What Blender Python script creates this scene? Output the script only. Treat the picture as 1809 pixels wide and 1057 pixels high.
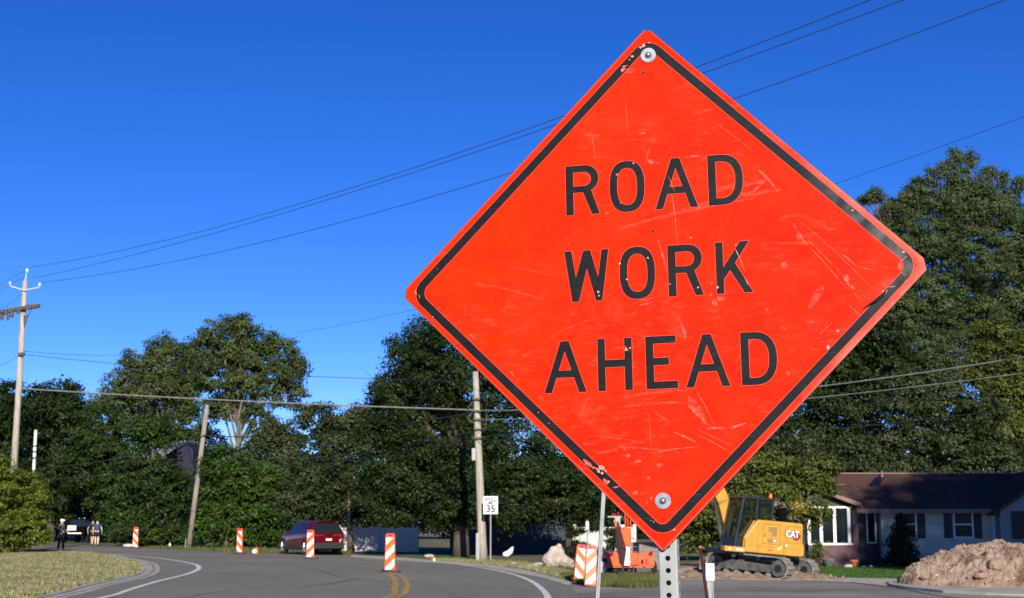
import bpy, bmesh, math, random
import numpy as np
from mathutils import Vector, Matrix, Euler
from mathutils.geometry import tessellate_polygon
random.seed(7); rng = np.random.default_rng(11)
for o in list(bpy.data.objects): bpy.data.objects.remove(o)
scn = bpy.context.scene
col = scn.collection
R_ = math.radians

# ------------------------------------------------------------------ camera
F_PX, CX, CY, HOR, EYE = 2500.0, 904.5, 528.5, 918.5, 1.7
PITCH = math.atan((HOR - CY) / F_PX)
cam_d = bpy.data.cameras.new('camera'); cam = bpy.data.objects.new('camera', cam_d); col.objects.link(cam)
cam.location = (0, 0, EYE); cam.rotation_euler = (math.pi / 2 + PITCH, 0, 0)
cam_d.sensor_width = 36; cam_d.sensor_fit = 'HORIZONTAL'; cam_d.lens = F_PX / 1809 * 36
cam_d.clip_start = 0.05; cam_d.clip_end = 3000
cam_d.dof.use_dof = True; cam_d.dof.focus_distance = 2.83; cam_d.dof.aperture_fstop = 21
scn.camera = cam

# ------------------------------------------------------------------ world, sun, exposure
SUN_EL, SUN_AZ = 24.0, 172.0
w = bpy.data.worlds.new('World'); scn.world = w; w.use_nodes = True
nt = w.node_tree; bg = nt.nodes['Background']
sky = nt.nodes.new('ShaderNodeTexSky'); sky.sky_type = 'NISHITA'; sky.sun_disc = False
sky.sun_elevation = R_(SUN_EL); sky.sun_rotation = R_(SUN_AZ)
sky.altitude = 2500; sky.air_density = 0.75; sky.dust_density = 0.0; sky.ozone_density = 4.0
hs = nt.nodes.new('ShaderNodeHueSaturation'); hs.inputs['Saturation'].default_value = 1.25
hs.inputs['Hue'].default_value = 0.518
nt.links.new(sky.outputs[0], hs.inputs['Color']); nt.links.new(hs.outputs[0], bg.inputs[0])
bg.inputs[1].default_value = 0.107
sl = bpy.data.lights.new('sun', 'SUN'); sl.energy = 5.0; sl.angle = R_(0.53); sl.color = (1.0, 0.92, 0.77)
so = bpy.data.objects.new('sun', sl); col.objects.link(so)
S = Vector((math.sin(R_(SUN_AZ)) * math.cos(R_(SUN_EL)), math.cos(R_(SUN_AZ)) * math.cos(R_(SUN_EL)), math.sin(R_(SUN_EL))))
so.rotation_euler = S.to_track_quat('Z', 'Y').to_euler(); so.location = (0, -10, 40)
scn.view_settings.view_transform = 'Standard'; scn.view_settings.look = 'None'
scn.view_settings.exposure = 0.6; scn.view_settings.gamma = 1
scn.cycles.max_bounces = 6; scn.cycles.transparent_max_bounces = 8

# ------------------------------------------------------------------ helpers
FWD = np.array([0, math.cos(PITCH), math.sin(PITCH)]); UP = np.array([0, -math.sin(PITCH), math.cos(PITCH)]); RT = np.array([1., 0, 0])
def ray(px, py): return RT * (px - CX) / F_PX + UP * (CY - py) / F_PX + FWD
def at(px, py, Y):
    r = ray(px, py); return Vector(np.array([0, 0, EYE]) + r * (Y / r[1]))
def ground(px, py, z=0.0):
    r = ray(px, py); return Vector(np.array([0, 0, EYE]) + r * ((z - EYE) / r[2]))

def tag(o, label=None, cat=None, group=None, kind=None):
    if label: o['label'] = label
    if cat: o['category'] = cat
    if group: o['group'] = group
    if kind: o['kind'] = kind
    return o
def empty(name, loc=(0, 0, 0), rz=0.0, label=None, cat=None, group=None):
    o = bpy.data.objects.new(name, None); o.empty_display_size = .2; col.objects.link(o)
    o.location = loc; o.rotation_euler = (0, 0, rz); return tag(o, label, cat, group)
def link_mesh(name, me, mats, parent=None, smooth=False):
    for m in (mats if isinstance(mats, (list, tuple)) else [mats]): me.materials.append(m)
    if smooth: me.polygons.foreach_set('use_smooth', [True] * len(me.polygons))
    o = bpy.data.objects.new(name, me); col.objects.link(o); o.parent = parent; return o
def copy_tree(o, parent=None):
    c = o.copy(); col.objects.link(c); c.parent = parent
    for ch in [x for x in bpy.data.objects if x.parent == o]: copy_tree(ch, c)
    return c

class MB:
    """collects boxes, tubes, prisms and builds ONE mesh object"""
    def __init__(s): s.v = []; s.f = []; s.m = []; s.cur = 0
    def add(s, vs, fs):
        b = len(s.v); s.v += [tuple(v) for v in vs]; s.f += [tuple(b + i for i in f) for f in fs]; s.m += [s.cur] * len(fs); return s
    def box(s, x0, x1, y0, y1, z0, z1, bev=0.0, M=None):
        if bev > 0:
            bm = bmesh.new(); bmesh.ops.create_cube(bm, size=1)
            for v in bm.verts: v.co = Vector(((x0 + x1) / 2 + v.co.x * (x1 - x0), (y0 + y1) / 2 + v.co.y * (y1 - y0), (z0 + z1) / 2 + v.co.z * (z1 - z0)))
            bmesh.ops.bevel(bm, geom=bm.edges[:], offset=bev, segments=2, affect='EDGES', profile=.5)
            bm.verts.ensure_lookup_table(); bm.verts.index_update()
            vs = [v.co.copy() for v in bm.verts]; fs = [[v.index for v in f.verts] for f in bm.faces]; bm.free()
        else:
            vs = [Vector(p) for p in ((x0, y0, z0), (x1, y0, z0), (x1, y1, z0), (x0, y1, z0), (x0, y0, z1), (x1, y0, z1), (x1, y1, z1), (x0, y1, z1))]
            fs = [(0, 3, 2, 1), (4, 5, 6, 7), (0, 1, 5, 4), (1, 2, 6, 5), (2, 3, 7, 6), (3, 0, 4, 7)]
        if M is not None: vs = [M @ v for v in vs]
        return s.add(vs, fs)
    def tube(s, pts, rad, n=8, cap=True):
        pts = [Vector(p) for p in pts]; rads = rad if isinstance(rad, (list, tuple)) else [rad] * len(pts)
        vs = []; ref = None
        for i, p in enumerate(pts):
            d = (pts[min(i + 1, len(pts) - 1)] - pts[max(i - 1, 0)]).normalized()
            if ref is None: ref = d.orthogonal().normalized()
            a = (ref - d * ref.dot(d)).normalized(); b = d.cross(a); ref = a
            for k in range(n):
                t = 2 * math.pi * k / n; vs.append(p + (a * math.cos(t) + b * math.sin(t)) * rads[i])
        fs = [(i * n + k, i * n + (k + 1) % n, (i + 1) * n + (k + 1) % n, (i + 1) * n + k) for i in range(len(pts) - 1) for k in range(n)]
        if cap: fs += [tuple(range(n - 1, -1, -1)), tuple((len(pts) - 1) * n + k for k in range(n))]
        return s.add(vs, fs)
    def prism(s, poly, axis, a0, a1, M=None):
        """poly 2D points extruded along axis x, y or z"""
        def P3(p, a):
            return {'x': Vector((a, p[0], p[1])), 'y': Vector((p[0], a, p[1])), 'z': Vector((p[0], p[1], a))}[axis]
        n = len(poly); vs = [P3(p, a0) for p in poly] + [P3(p, a1) for p in poly]
        if M is not None: vs = [M @ v for v in vs]
        fs = [tuple(range(n))[::-1], tuple(range(n, 2 * n))] + [(i, (i + 1) % n, n + (i + 1) % n, n + i) for i in range(n)]
        return s.add(vs, fs)
    def ball(s, c, r, sub=2, sc=(1, 1, 1), jit=0.0):
        bm = bmesh.new(); bmesh.ops.create_icosphere(bm, subdivisions=sub, radius=1)
        vs = []
        for v in bm.verts:
            k = 1 + random.uniform(-jit, jit); vs.append((c[0] + v.co.x * r * sc[0] * k, c[1] + v.co.y * r * sc[1] * k, c[2] + v.co.z * r * sc[2] * k))
        bm.verts.index_update(); fs = [[v.index for v in f.verts] for f in bm.faces]; bm.free(); return s.add(vs, fs)
    def flat(s, loops, z=0.0, fn=None):
        """tessellated flat polygon with holes; fn maps (x,y)->3D"""
        L = [[Vector((p[0], p[1], 0)) for p in l] for l in loops]; vs = [p for l in L for p in l]
        fs = []
        for t in tessellate_polygon(L):
            a, b, c = [vs[i] for i in t]
            cr = (b - a).cross(c - a).z
            if abs(cr) < 1e-14: continue
            fs.append(tuple(t) if cr > 0 else tuple(t)[::-1])
        return s.add([fn(p.x, p.y) if fn else (p.x, p.y, z) for p in vs], fs)
    def build(s, name, mats, parent=None, smooth=False):
        me = bpy.data.meshes.new(name); me.from_pydata(s.v, [], s.f)
        if any(s.m): me.polygons.foreach_set('material_index', s.m)
        me.update(); return link_mesh(name, me, mats, parent, smooth)

def auto_smooth(o, ang=40):
    for p in o.data.polygons: p.use_smooth = True
    for e in o.data.edges: pass
    try: o.data.set_sharp_from_angle(angle=R_(ang))
    except Exception: pass
    return o
def baked(o):
    """apply the modifiers of o"""
    dg = bpy.context.evaluated_depsgraph_get(); me = bpy.data.meshes.new_from_object(o.evaluated_get(dg))
    o.modifiers.clear(); o.data = me; return o

# ------------------------------------------------------------------ materials
def mat(name, c, rough=.7, c2=None, scale=3.0, detail=6.0, bump=0.0, bscale=None, spec=.4, metal=0.0, lo=.35, hi=.65, stretch=(1, 1, 1), coat=0.0, dist=0.02, clip3=None):
    m = bpy.data.materials.new(name); m.use_nodes = True; N = m.node_tree.nodes; L = m.node_tree.links
    b = N['Principled BSDF']; b.inputs['Base Color'].default_value = (*c, 1); b.inputs['Roughness'].default_value = rough
    b.inputs['Specular IOR Level'].default_value = spec; b.inputs['Metallic'].default_value = metal; b.inputs['Coat Weight'].default_value = coat
    tc = N.new('ShaderNodeTexCoord'); mp = N.new('ShaderNodeMapping'); mp.inputs['Scale'].default_value = stretch; L.new(tc.outputs['Object'], mp.inputs[0])
    if c2:
        n = N.new('ShaderNodeTexNoise'); n.inputs['Scale'].default_value = scale; n.inputs['Detail'].default_value = detail; L.new(mp.outputs[0], n.inputs['Vector'])
        r = N.new('ShaderNodeValToRGB'); r.color_ramp.elements[0].position = lo; r.color_ramp.elements[1].position = hi
        r.color_ramp.elements[0].color = (*c, 1); r.color_ramp.elements[1].color = (*c2, 1)
        L.new(n.outputs[0], r.inputs[0])
        out = r.outputs[0]
        if clip3:   # a third colour in larger patches: (colour, scale, lo, hi)
            n3 = N.new('ShaderNodeTexNoise'); n3.inputs['Scale'].default_value = clip3[1]; n3.inputs['Detail'].default_value = 4; L.new(tc.outputs['Object'], n3.inputs['Vector'])
            mr = N.new('ShaderNodeMapRange'); mr.inputs[1].default_value = clip3[2]; mr.inputs[2].default_value = clip3[3]; L.new(n3.outputs[0], mr.inputs[0])
            mx = N.new('ShaderNodeMix'); mx.data_type = 'RGBA'; L.new(mr.outputs[0], mx.inputs[0]); L.new(out, mx.inputs[6]); mx.inputs[7].default_value = (*clip3[0], 1); out = mx.outputs[2]
        L.new(out, b.inputs['Base Color'])
    if bump:
        n2 = N.new('ShaderNodeTexNoise'); n2.inputs['Scale'].default_value = bscale or scale * 3; n2.inputs['Detail'].default_value = 8; L.new(mp.outputs[0], n2.inputs['Vector'])
        bp = N.new('ShaderNodeBump'); bp.inputs['Strength'].default_value = bump; bp.inputs['Distance'].default_value = dist; L.new(n2.outputs[0], bp.inputs['Height']); L.new(bp.outputs[0], b.inputs['Normal'])
    return m

def leafmat(name, c1, c2, c3, trans=.22):
    m = bpy.data.materials.new(name); m.use_nodes = True; N = m.node_tree.nodes; L = m.node_tree.links
    b = N['Principled BSDF']; b.inputs['Roughness'].default_value = .5; b.inputs['Specular IOR Level'].default_value = .18
    g = N.new('ShaderNodeNewGeometry'); tc = N.new('ShaderNodeTexCoord')
    n = N.new('ShaderNodeTexNoise'); n.inputs['Scale'].default_value = .9; n.inputs['Detail'].default_value = 4; L.new(tc.outputs['Object'], n.inputs['Vector'])
    ad = N.new('ShaderNodeMath'); ad.operation = 'MULTIPLY_ADD'; ad.inputs[1].default_value = .45; L.new(g.outputs['Random Per Island'], ad.inputs[0])
    sb = N.new('ShaderNodeMath'); sb.operation = 'SUBTRACT'; sb.inputs[1].default_value = .22; L.new(n.outputs[0], sb.inputs[0]); ta = N.new('ShaderNodeAttribute'); ta.attribute_name = 'tint'; td = N.new('ShaderNodeMath'); td.operation = 'ADD'; L.new(sb.outputs[0], td.inputs[0]); L.new(ta.outputs['Fac'], td.inputs[1]); L.new(td.outputs[0], ad.inputs[2])
    r = N.new('ShaderNodeValToRGB'); e = r.color_ramp.elements; e[0].position = .25; e[0].color = (*c1, 1); e[1].position = .8; e[1].color = (*c3, 1)
    x = e.new(.5); x.color = (*c2, 1); L.new(ad.outputs[0], r.inputs[0]); L.new(r.outputs[0], b.inputs['Base Color'])
    t = N.new('ShaderNodeBsdfTranslucent'); L.new(r.outputs[0], t.inputs[0]); mx = N.new('ShaderNodeMixShader'); mx.inputs[0].default_value = trans
    L.new(b.outputs[0], mx.inputs[1]); L.new(t.outputs[0], mx.inputs[2]); L.new(mx.outputs[0], N['Material Output'].inputs[0]); return m

M = dict(
    asphalt=mat('asphalt', (.144, .136, .119), .9, (.170, .161, .142), scale=1.3, bump=.5, bscale=60, clip3=((.198, .187, .164), .16, .45, .8), stretch=(1, .7, 1), spec=.2),
    asphalt2=mat('side_street_asphalt', (.15, .138, .128), .9, (.23, .212, .195), scale=.35, bump=.35, bscale=40, stretch=(.35, 1, 1), clip3=((.11, .10, .093), .25, .5, .7), spec=.2),
    concrete=mat('concrete', (.24, .22, .19), .9, (.36, .335, .30), scale=1.5, bump=.3, bscale=30),
    gravel=mat('gravel', (.24, .215, .18), .95, (.44, .40, .35), scale=3, bump=.8, bscale=14, dist=.05),
    dirt=mat('dirt', (.185, .128, .092), .95, (.32, .235, .175), scale=3.5, bump=1.0, bscale=12, dist=.06, clip3=((.12, .072, .045), 1.6, .5, .7)),
    lawn=mat('lawn_soil', (.13, .135, .045), .95, (.30, .27, .12), scale=1.1, bump=.9, bscale=25, dist=.06, stretch=(.5, 1.2, 1), clip3=((.34, .30, .15), .5, .45, .65)),
    green=mat('green_lawn', (.035, .085, .018), .95, (.06, .13, .03), scale=1.5, bump=.9, bscale=25, dist=.05),
    verge=mat('verge', (.075, .08, .032), .95, (.14, .13, .065), scale=1.2, bump=.9, bscale=22, dist=.06, clip3=((.19, .155, .10), .6, .5, .64)),
    white_line=mat('road_paint_white', (.36, .36, .36), .7, (.62, .62, .61), scale=5, bump=.2, bscale=40, lo=.3, hi=.6),
    yellow_line=mat('road_paint_yellow', (.24, .165, .055), .7, (.38, .23, .045), scale=3, bump=.2, bscale=40, lo=.35, hi=.6),
    wood=mat('pole_wood', (.17, .145, .12), .85, (.30, .265, .225), scale=4, bump=.5, bscale=20, stretch=(6, 6, .35), dist=.02, clip3=((.11, .09, .075), .7, .6, .75)),
    wood_pale=mat('pale_pole_wood', (.24, .21, .17), .85, (.42, .38, .32), scale=4, bump=.5, bscale=20, stretch=(6, 6, .35), dist=.02, clip3=((.16, .135, .11), .7, .6, .75)),
    bark=mat('bark', (.055, .042, .03), .9, (.12, .095, .07), scale=4, bump=.7, bscale=14, stretch=(3, 3, .6), dist=.04),
    bark_pale=mat('pale_bark', (.11, .092, .07), .9, (.20, .17, .135), scale=3, bump=.6, bscale=14, stretch=(3, 3, .6), dist=.04),
    galv=mat('galvanized_steel', (.23, .24, .24), .55, (.34, .35, .345), scale=26, metal=.2, spec=.4, stretch=(1, 1, .3), bump=.05, bscale=60, dist=.003, clip3=((.27, .28, .265), 9, .5, .7)),
    steel=mat('zinc', (.24, .26, .29), .4, (.36, .38, .42), scale=60, metal=.6, spec=.5),
    dark_steel=mat('dark_steel', (.04, .04, .04), .55, (.09, .085, .08), scale=6, metal=.2),
    cable=mat('cable_black', (.02, .02, .022), .6), cable_pale=mat('cable_pale', (.17, .17, .16), .6, (.24, .24, .225), scale=3),
    ceramic=mat('insulator', (.45, .55, .58), .2),
    white_vinyl=mat('white_vinyl', (.56, .53, .47), .6, (.64, .60, .54), scale=1.5),
    white=mat('white_paint', (.74, .74, .72), .5, (.66, .66, .64), scale=6),
    orange_pl=mat('orange_plastic', (.72, .085, .03), .5, (.62, .06, .025), scale=5),
    sheet_white=mat('white_sheeting', (.78, .76, .74), .4, (.70, .66, .63), scale=9),
    sheet_orange=mat('orange_sheeting', (.80, .13, .012), .4, (.70, .10, .01), scale=9),
    rubber=mat('black_rubber', (.025, .025, .026), .8, (.05, .048, .045), scale=6),
    black=mat('black_paint', (.012, .012, .014), .35, (.02, .02, .022), scale=8),
    glass=mat('dark_glass', (.012, .016, .02), .06, spec=.8), glass_house=mat('window_glass', (.006, .008, .014), .2, spec=.1),
    orange_m=mat('orange_enamel', (.64, .095, .014), .4, (.56, .07, .012), scale=6, spec=.5),
    maroon=mat('maroon_fabric', (.032, .006, .010), .8, (.045, .009, .012), scale=5),
    red_lens=mat('red_lens', (.22, .008, .012), .2), amber=mat('amber_lens', (.70, .16, .03), .2),
    car_red=mat('red_car_paint', (.115, .003, .011), .25, spec=.5, metal=.35, coat=1.0), cladding=mat('black_cladding', (.02, .02, .022), .6),
    tyre_dark=mat('tyre_smear', (.10, .09, .08), .9, (.16, .15, .14), scale=4), rim=mat('alloy', (.5, .5, .52), .3, metal=.7), tyre=mat('tyre', (.02, .02, .02), .85),
    yellow=mat('machine_yellow', (.50, .255, .028), .45, (.42, .21, .028), scale=4, spec=.5), dirty=mat('dirty_track_steel', (.11, .10, .09), .8, (.25, .235, .21), scale=9, bump=.4, bscale=30),
    track_dark=mat('track_frame', (.045, .043, .04), .75, (.10, .093, .085), scale=7, bump=.3),
    rock=mat('rock', (.33, .265, .22), .9, (.45, .38, .33), scale=3, bump=.8, bscale=12, dist=.05, clip3=((.17, .12, .09), 2.2, .56, .68)),
    stone=mat('pale_stone', (.40, .38, .34), .9, (.5, .47, .43), scale=6),
    roof=mat('shingles', (.050, .027, .022), .95, (.115, .064, .052), scale=9, bump=.6, bscale=30, stretch=(1, 3, 3), clip3=((.045, .028, .026), .6, .5, .7), spec=.05),
    trim=mat('fascia', (.18, .12, .11), .7), maroon_wall=mat('burgundy_siding', (.095, .045, .052), .75, (.12, .06, .066), scale=5),
    shutter=mat('dark_shutter', (.018, .016, .018), .6), door=mat('dark_door', (.02, .022, .02), .5), doorgreen=mat('green_door_panel', (.035, .06, .045), .6),
    terracotta=mat('terracotta', (.50, .16, .07), .7, (.42, .13, .06), scale=8), grey_pl=mat('grey_basin', (.16, .17, .17), .6),
    skin=mat('skin', (.50, .30, .22), .6), skin_pale=mat('skin_pale', (.62, .45, .37), .6), hair=mat('hair', (.025, .018, .012), .7), navy=mat('navy_cloth', (.022, .05, .12), .85, (.03, .07, .17), scale=14),
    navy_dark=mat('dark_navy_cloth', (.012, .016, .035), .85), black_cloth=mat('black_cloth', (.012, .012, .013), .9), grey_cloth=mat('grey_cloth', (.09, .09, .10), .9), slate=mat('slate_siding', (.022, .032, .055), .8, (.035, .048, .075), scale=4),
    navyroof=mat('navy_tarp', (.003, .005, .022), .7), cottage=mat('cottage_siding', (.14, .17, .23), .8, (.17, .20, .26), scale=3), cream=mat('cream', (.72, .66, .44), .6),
    logo_red=mat('logo_red', (.30, .012, .02), .5), decal=mat('grey_brown_decal', (.24, .15, .05), .5), crate=mat('weathered_board', (.17, .135, .12), .85, (.22, .18, .16), scale=3, stretch=(1, 1, 5)),
    sign_white=mat('sign_white', (.72, .74, .74), .5, (.66, .68, .68), scale=8),
)
def siding(name, c, c2, pitch=.115):
    m = mat(name, c, .7, c2, scale=2); N = m.node_tree.nodes; L = m.node_tree.links
    tc = N.new('ShaderNodeTexCoord'); wv = N.new('ShaderNodeTexWave'); wv.wave_type = 'BANDS'; wv.bands_direction = 'Z'; wv.wave_profile = 'SAW'
    wv.inputs['Scale'].default_value = 1 / (pitch * 3.18); L.new(tc.outputs['Object'], wv.inputs['Vector'])
    bp = N.new('ShaderNodeBump'); bp.inputs['Distance'].default_value = .03; bp.inputs['Strength'].default_value = 1; L.new(wv.outputs[0], bp.inputs['Height']); L.new(bp.outputs[0], N['Principled BSDF'].inputs['Normal'])
    b = N['Principled BSDF']; src = b.inputs['Base Color'].links[0].from_socket; mr = N.new('ShaderNodeMapRange'); mr.inputs[1].default_value = .0; mr.inputs[2].default_value = .3; mr.inputs[3].default_value = .55; mr.inputs[4].default_value = 0; L.new(wv.outputs[0], mr.inputs[0])
    mx = N.new('ShaderNodeMix'); mx.data_type = 'RGBA'; L.new(mr.outputs[0], mx.inputs[0]); L.new(src, mx.inputs[6]); mx.inputs[7].default_value = (c[0] * .45, c[1] * .45, c[2] * .45, 1); L.new(mx.outputs[2], b.inputs['Base Color']); return m
M['siding'] = siding('blue_grey_siding', (.47, .46, .38), (.53, .52, .43))
M['siding2'] = siding('wing_siding', (.22, .26, .26), (.26, .30, .30))
LEAF = dict(
    maple=leafmat('maple_leaf', (.0115, .0262, .0049), (.0246, .0492, .0082), (.0426, .0754, .0139)),
    maple_dark=leafmat('dark_leaf', (.0079, .0173, .0043), (.0173, .0338, .0072), (.0302, .0518, .0115)),
    bush=leafmat('bush_leaf', (.0427, .0712, .0085), (.0808, .1187, .0123), (.1425, .1710, .0209)),
    lime=leafmat('hedge_leaf', (.0170, .0425, .0059), (.0357, .0748, .0093), (.0595, .1062, .0153)),
    grey=leafmat('grey_leaf', (.0195, .0315, .0105), (.0375, .0555, .0188), (.0660, .0840, .0338)),
    tall=leafmat('tall_leaf', (.0306, .0493, .0119), (.0561, .0799, .0204), (.0892, .1148, .0340)),
    poplar=leafmat('poplar_leaf', (.0272, .0459, .0153), (.0493, .0748, .0255), (.0833, .1148, .0425)),
    olive=leafmat('olive_leaf', (.0405, .0576, .0099), (.0702, .0900, .0162), (.1080, .1260, .0252)),
    yellow=leafmat('yellow_leaf', (.14, .12, .02), (.24, .19, .04), (.32, .25, .07)),
    dark=leafmat('far_leaf', (.010, .018, .008), (.018, .030, .012), (.028, .044, .018)),
    shrub=leafmat('cone_shrub_leaf', (.008, .016, .006), (.014, .026, .009), (.022, .04, .012)),
    grass=leafmat('grass_blade', (.06, .075, .018), (.11, .125, .035), (.20, .185, .075), .3),
    drygrass=leafmat('dry_grass_blade', (.13, .142, .058), (.27, .262, .125), (.42, .385, .22), .3),
    greengrass=leafmat('green_grass_blade', (.03, .075, .014), (.055, .12, .02), (.085, .16, .035), .3),
)

# ------------------------------------------------------------------ ground and roads
def poly_struct(name, pts, z, m, label=None):
    b = MB(); b.flat([[(p[0], p[1]) for p in pts]], z); return tag(b.build(name, m), kind='structure')
def gp(l): return [tuple(ground(*p)[:2]) for p in l]
def dense(pts, n=8):
    """Catmull-Rom through points"""
    P = [Vector(p) for p in pts]; out = []
    for i in range(len(P) - 1):
        p0, p1, p2, p3 = P[max(i - 1, 0)], P[i], P[i + 1], P[min(i + 2, len(P) - 1)]
        for k in range(n):
            t = k / n; out.append(.5 * ((2 * p1) + (p2 - p0) * t + (2 * p0 - 5 * p1 + 4 * p2 - p3) * t * t + (3 * p1 - p0 - 3 * p2 + p3) * t ** 3))
    out.append(P[-1]); return out
def ribbon(name, pts, wd, z, m, thick=0.0):
    P = [Vector((p[0], p[1])) for p in dense(pts)]; b = MB(); vs = []
    for i, p in enumerate(P):
        d = (P[min(i + 1, len(P) - 1)] - P[max(i - 1, 0)]).normalized(); n = Vector((-d.y, d.x)); ww = wd[i * (len(wd) - 1) // (len(P) - 1)] if isinstance(wd, list) else wd
        for s_ in (-.5, .5): q = p + n * s_ * ww; vs.append((q.x, q.y, z))
    k = len(P); fs = [(2 * i, 2 * i + 1, 2 * i + 3, 2 * i + 2) for i in range(k - 1)]
    if thick:
        vs += [(x, y, z - thick) for x, y, _ in vs]; o = 2 * k
        for i in range(k - 1): fs += [(2 * i, 2 * i + 2, o + 2 * i + 2, o + 2 * i), (2 * i + 3, 2 * i + 1, o + 2 * i + 1, o + 2 * i + 3)]
    b.add(vs, fs); o = b.build(name, m); return tag(o, kind='structure')

b = MB(); b.flat([[(-500, -120), (500, -120), (500, 900), (-500, 900)]], 0); tag(b.build('ground', M['verge']), kind='structure')
left_edge = gp([(70, 1057), (159, 1035), (224, 1021.6), (246, 1014), (254, 1007), (253, 1000), (246, 995), (211, 987), (161.7, 978.5), (62, 974), (-40, 972.5)])
near_left = [(-13.5, -40), (-11.2, -15), (-10.0, 0), (-9.7, 12), (-9.9, 22)]
right_edge = gp([(-60, 962.5), (62, 965), (150, 966), (240, 968), (330, 973), (400, 976), (500, 979), (620, 983), (700, 987.5), (760, 992), (850, 1000), (905, 1010.5), (960, 1021), (1005, 1032)])
near_right = [(1.7, 33.5), (1.25, 26), (.3, 18), (-1.5, 10), (-4.3, 0), (-9, -14), (-10.5, -22), (-11, -40)][:-3] + [(-7.4, -14), (-8.8, -25), (-9.9, -40)]
lawn_edge = dense(near_left + left_edge, 5)
road_pts = [tuple(p[:2]) for p in lawn_edge] + [tuple(p[:2]) for p in dense([Vector(p) for p in right_edge + near_right], 4)]
# keep the road outline on the road: near part runs as a narrow arc left of the camera
near_left_out = [(-22, -40), (-17, -15), (-13, 0), (-11, 12), (-10.3, 22)]
lawn_edge = dense([Vector(p) for p in near_left_out + left_edge], 5)
road_pts = [tuple(p[:2]) for p in lawn_edge] + [tuple(p[:2]) for p in dense([Vector(p) for p in right_edge + near_right[:-3] + [(-8.6, -14), (-12, -25), (-17, -40)]], 4)]
poly_struct('road', road_pts, .008, M['asphalt'])
side = gp([(1004, 1034), (1075, 1038.5), (1120, 1041), (1162, 1040), (1172, 1021.5), (1250, 1020.5), (1330, 1023), (1440, 1022), (1540, 1029), (1575, 1034), (1741, 1051.5), (1809, 1054)])
poly_struct('side_street', side + [(24, 29.6), (70, 27), (70, 20), (22, 21.5), (8, 23.5), (3.2, 25), (1.25, 26.2), (1.5, 30)], .012, M['asphalt2'])
# gutter and kerb of the bend
gut = [Vector(p) for p in near_left_out[1:] + left_edge]
def offset(pts, d):
    P = [Vector((p[0], p[1])) for p in dense(pts, 5)]; out = []
    for i, p in enumerate(P):
        t = (P[min(i + 1, len(P) - 1)] - P[max(i - 1, 0)]).normalized(); out.append(p + Vector((t.y, -t.x)) * d)
    return out
go = offset(gut, .55); gi = offset(gut, .0)
b = MB(); n_ = len(go); b.add([(p.x, p.y, .012) for p in gi] + [(p.x, p.y, .012) for p in go], [(i, i + 1, n_ + i + 1, n_ + i)[::-1] for i in range(n_ - 1)]); tag(b.build('gutter', M['concrete']), kind='structure')
ribbon('kerb', [tuple(p) for p in offset(gut, -.02)[::5]], .16, .035, M['concrete'], .03)
lp = [tuple(p[:2]) for p in offset(gut, -.07)]
lawn_poly = lp + [(-60, lp[-1][1] + .3), (-60, -15)]
poly_struct('lawn', lawn_poly, .03, M['lawn'])
tm = [tuple(p) for p in offset(gut, .34)[8::3]]; ribbon('tyre_mark', tm[4:-6], .06, .014, M['tyre_dark'])
# white and yellow lines
ribbon('edge_line', [(-12.2, 0), (-10.1, 14), (-9.1, 24)] + gp([(181.6, 1057), (230, 1042.5), (273.6, 1029.5), (310, 1020.5), (333, 1014.5), (348, 1008), (351, 1002.5), (341, 997), (298.5, 989.3), (261, 985.2), (231, 982.8), (190, 979.5)]), .17, .017, M['white_line'])
ribbon('edge_line', gp([(640, 988.2), (700, 991.8), (745, 993.2), (788, 995.6), (837, 1001.8), (876, 1008.6), (915, 1018.4), (945, 1032), (968, 1057)]) + [(.5, 26), (-.6, 18), (-2.5, 10), (-5.3, 0)], .15, .017, M['white_line'])
ribbon('centre_line', [(-8.2, 0), (-5.2, 12), (-3.6, 22)] + gp([(684, 1057), (696.5, 1041), (698.5, 1028), (688, 1015.8)]) , .17, .017, M['yellow_line'])
ribbon('centre_line', [(-7.9, 0), (-4.9, 12), (-3.3, 22)] + gp([(700, 1057), (717, 1044), (719, 1032), (706, 1018), (672, 1008.6), (635, 1000.4), (596, 994.6), (557, 990.4), (505, 986), (459, 982.5), (400, 979.5)]) , .15, .017, M['yellow_line'])
for l_, w_ in (([(330, 1057), (420, 1044), (560, 1036), (640, 1022)], .03), ([(480, 1000), (560, 1007), (600, 1018), (690, 1030)], .025), ([(380, 1010), (430, 1018), (500, 1022)], .025)): ribbon('crack', gp([(x + random.uniform(-8, 8), y + random.uniform(-1.5, 1.5)) for x, y in l_]), w_, .0155, M['tyre'])
# shoulder: dusty gravel strip on the right of the bend, gravel beside the side street, dirt under the excavator, green lawn, slab
def strip(name, up, dn, z, m): return poly_struct(name, gp(up) + gp(dn)[::-1], z, m)
strip('gravel_shoulder', [(620, 981), (700, 985), (760, 990), (850, 997), (930, 1008), (1000, 1026), (1010, 1031)], [(620, 985), (700, 990), (760, 994.2), (850, 1001.5), (905, 1012), (960, 1022), (1004, 1035.5)], .016, M['gravel'])
strip('gravel', [(1190, 1012), (1260, 1016), (1330, 1015), (1440, 1016), (1500, 1017.5), (1560, 1020), (1600, 1024)], [(1165, 1028), (1250, 1025), (1330, 1027), (1440, 1027), (1500, 1030), (1560, 1034.5), (1600, 1037.5)], .018, M['gravel'])
strip('bare_soil', [(1170, 1002), (1260, 997), (1360, 997), (1450, 1004)], [(1170, 1021), (1260, 1018), (1360, 1018), (1452, 1019)], .006, M['dirt'])
strip('green_lawn', [(1370, 999), (1460, 999), (1640, 999), (1900, 999)], [(1370, 1012), (1440, 1021), (1560, 1023), (1900, 1030)], .022, M['green'])
strip('green_lawn', [(640, 973), (780, 974), (840, 976)], [(640, 981), (760, 985), (840, 987)], .01, M['green'])
b = MB()
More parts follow.
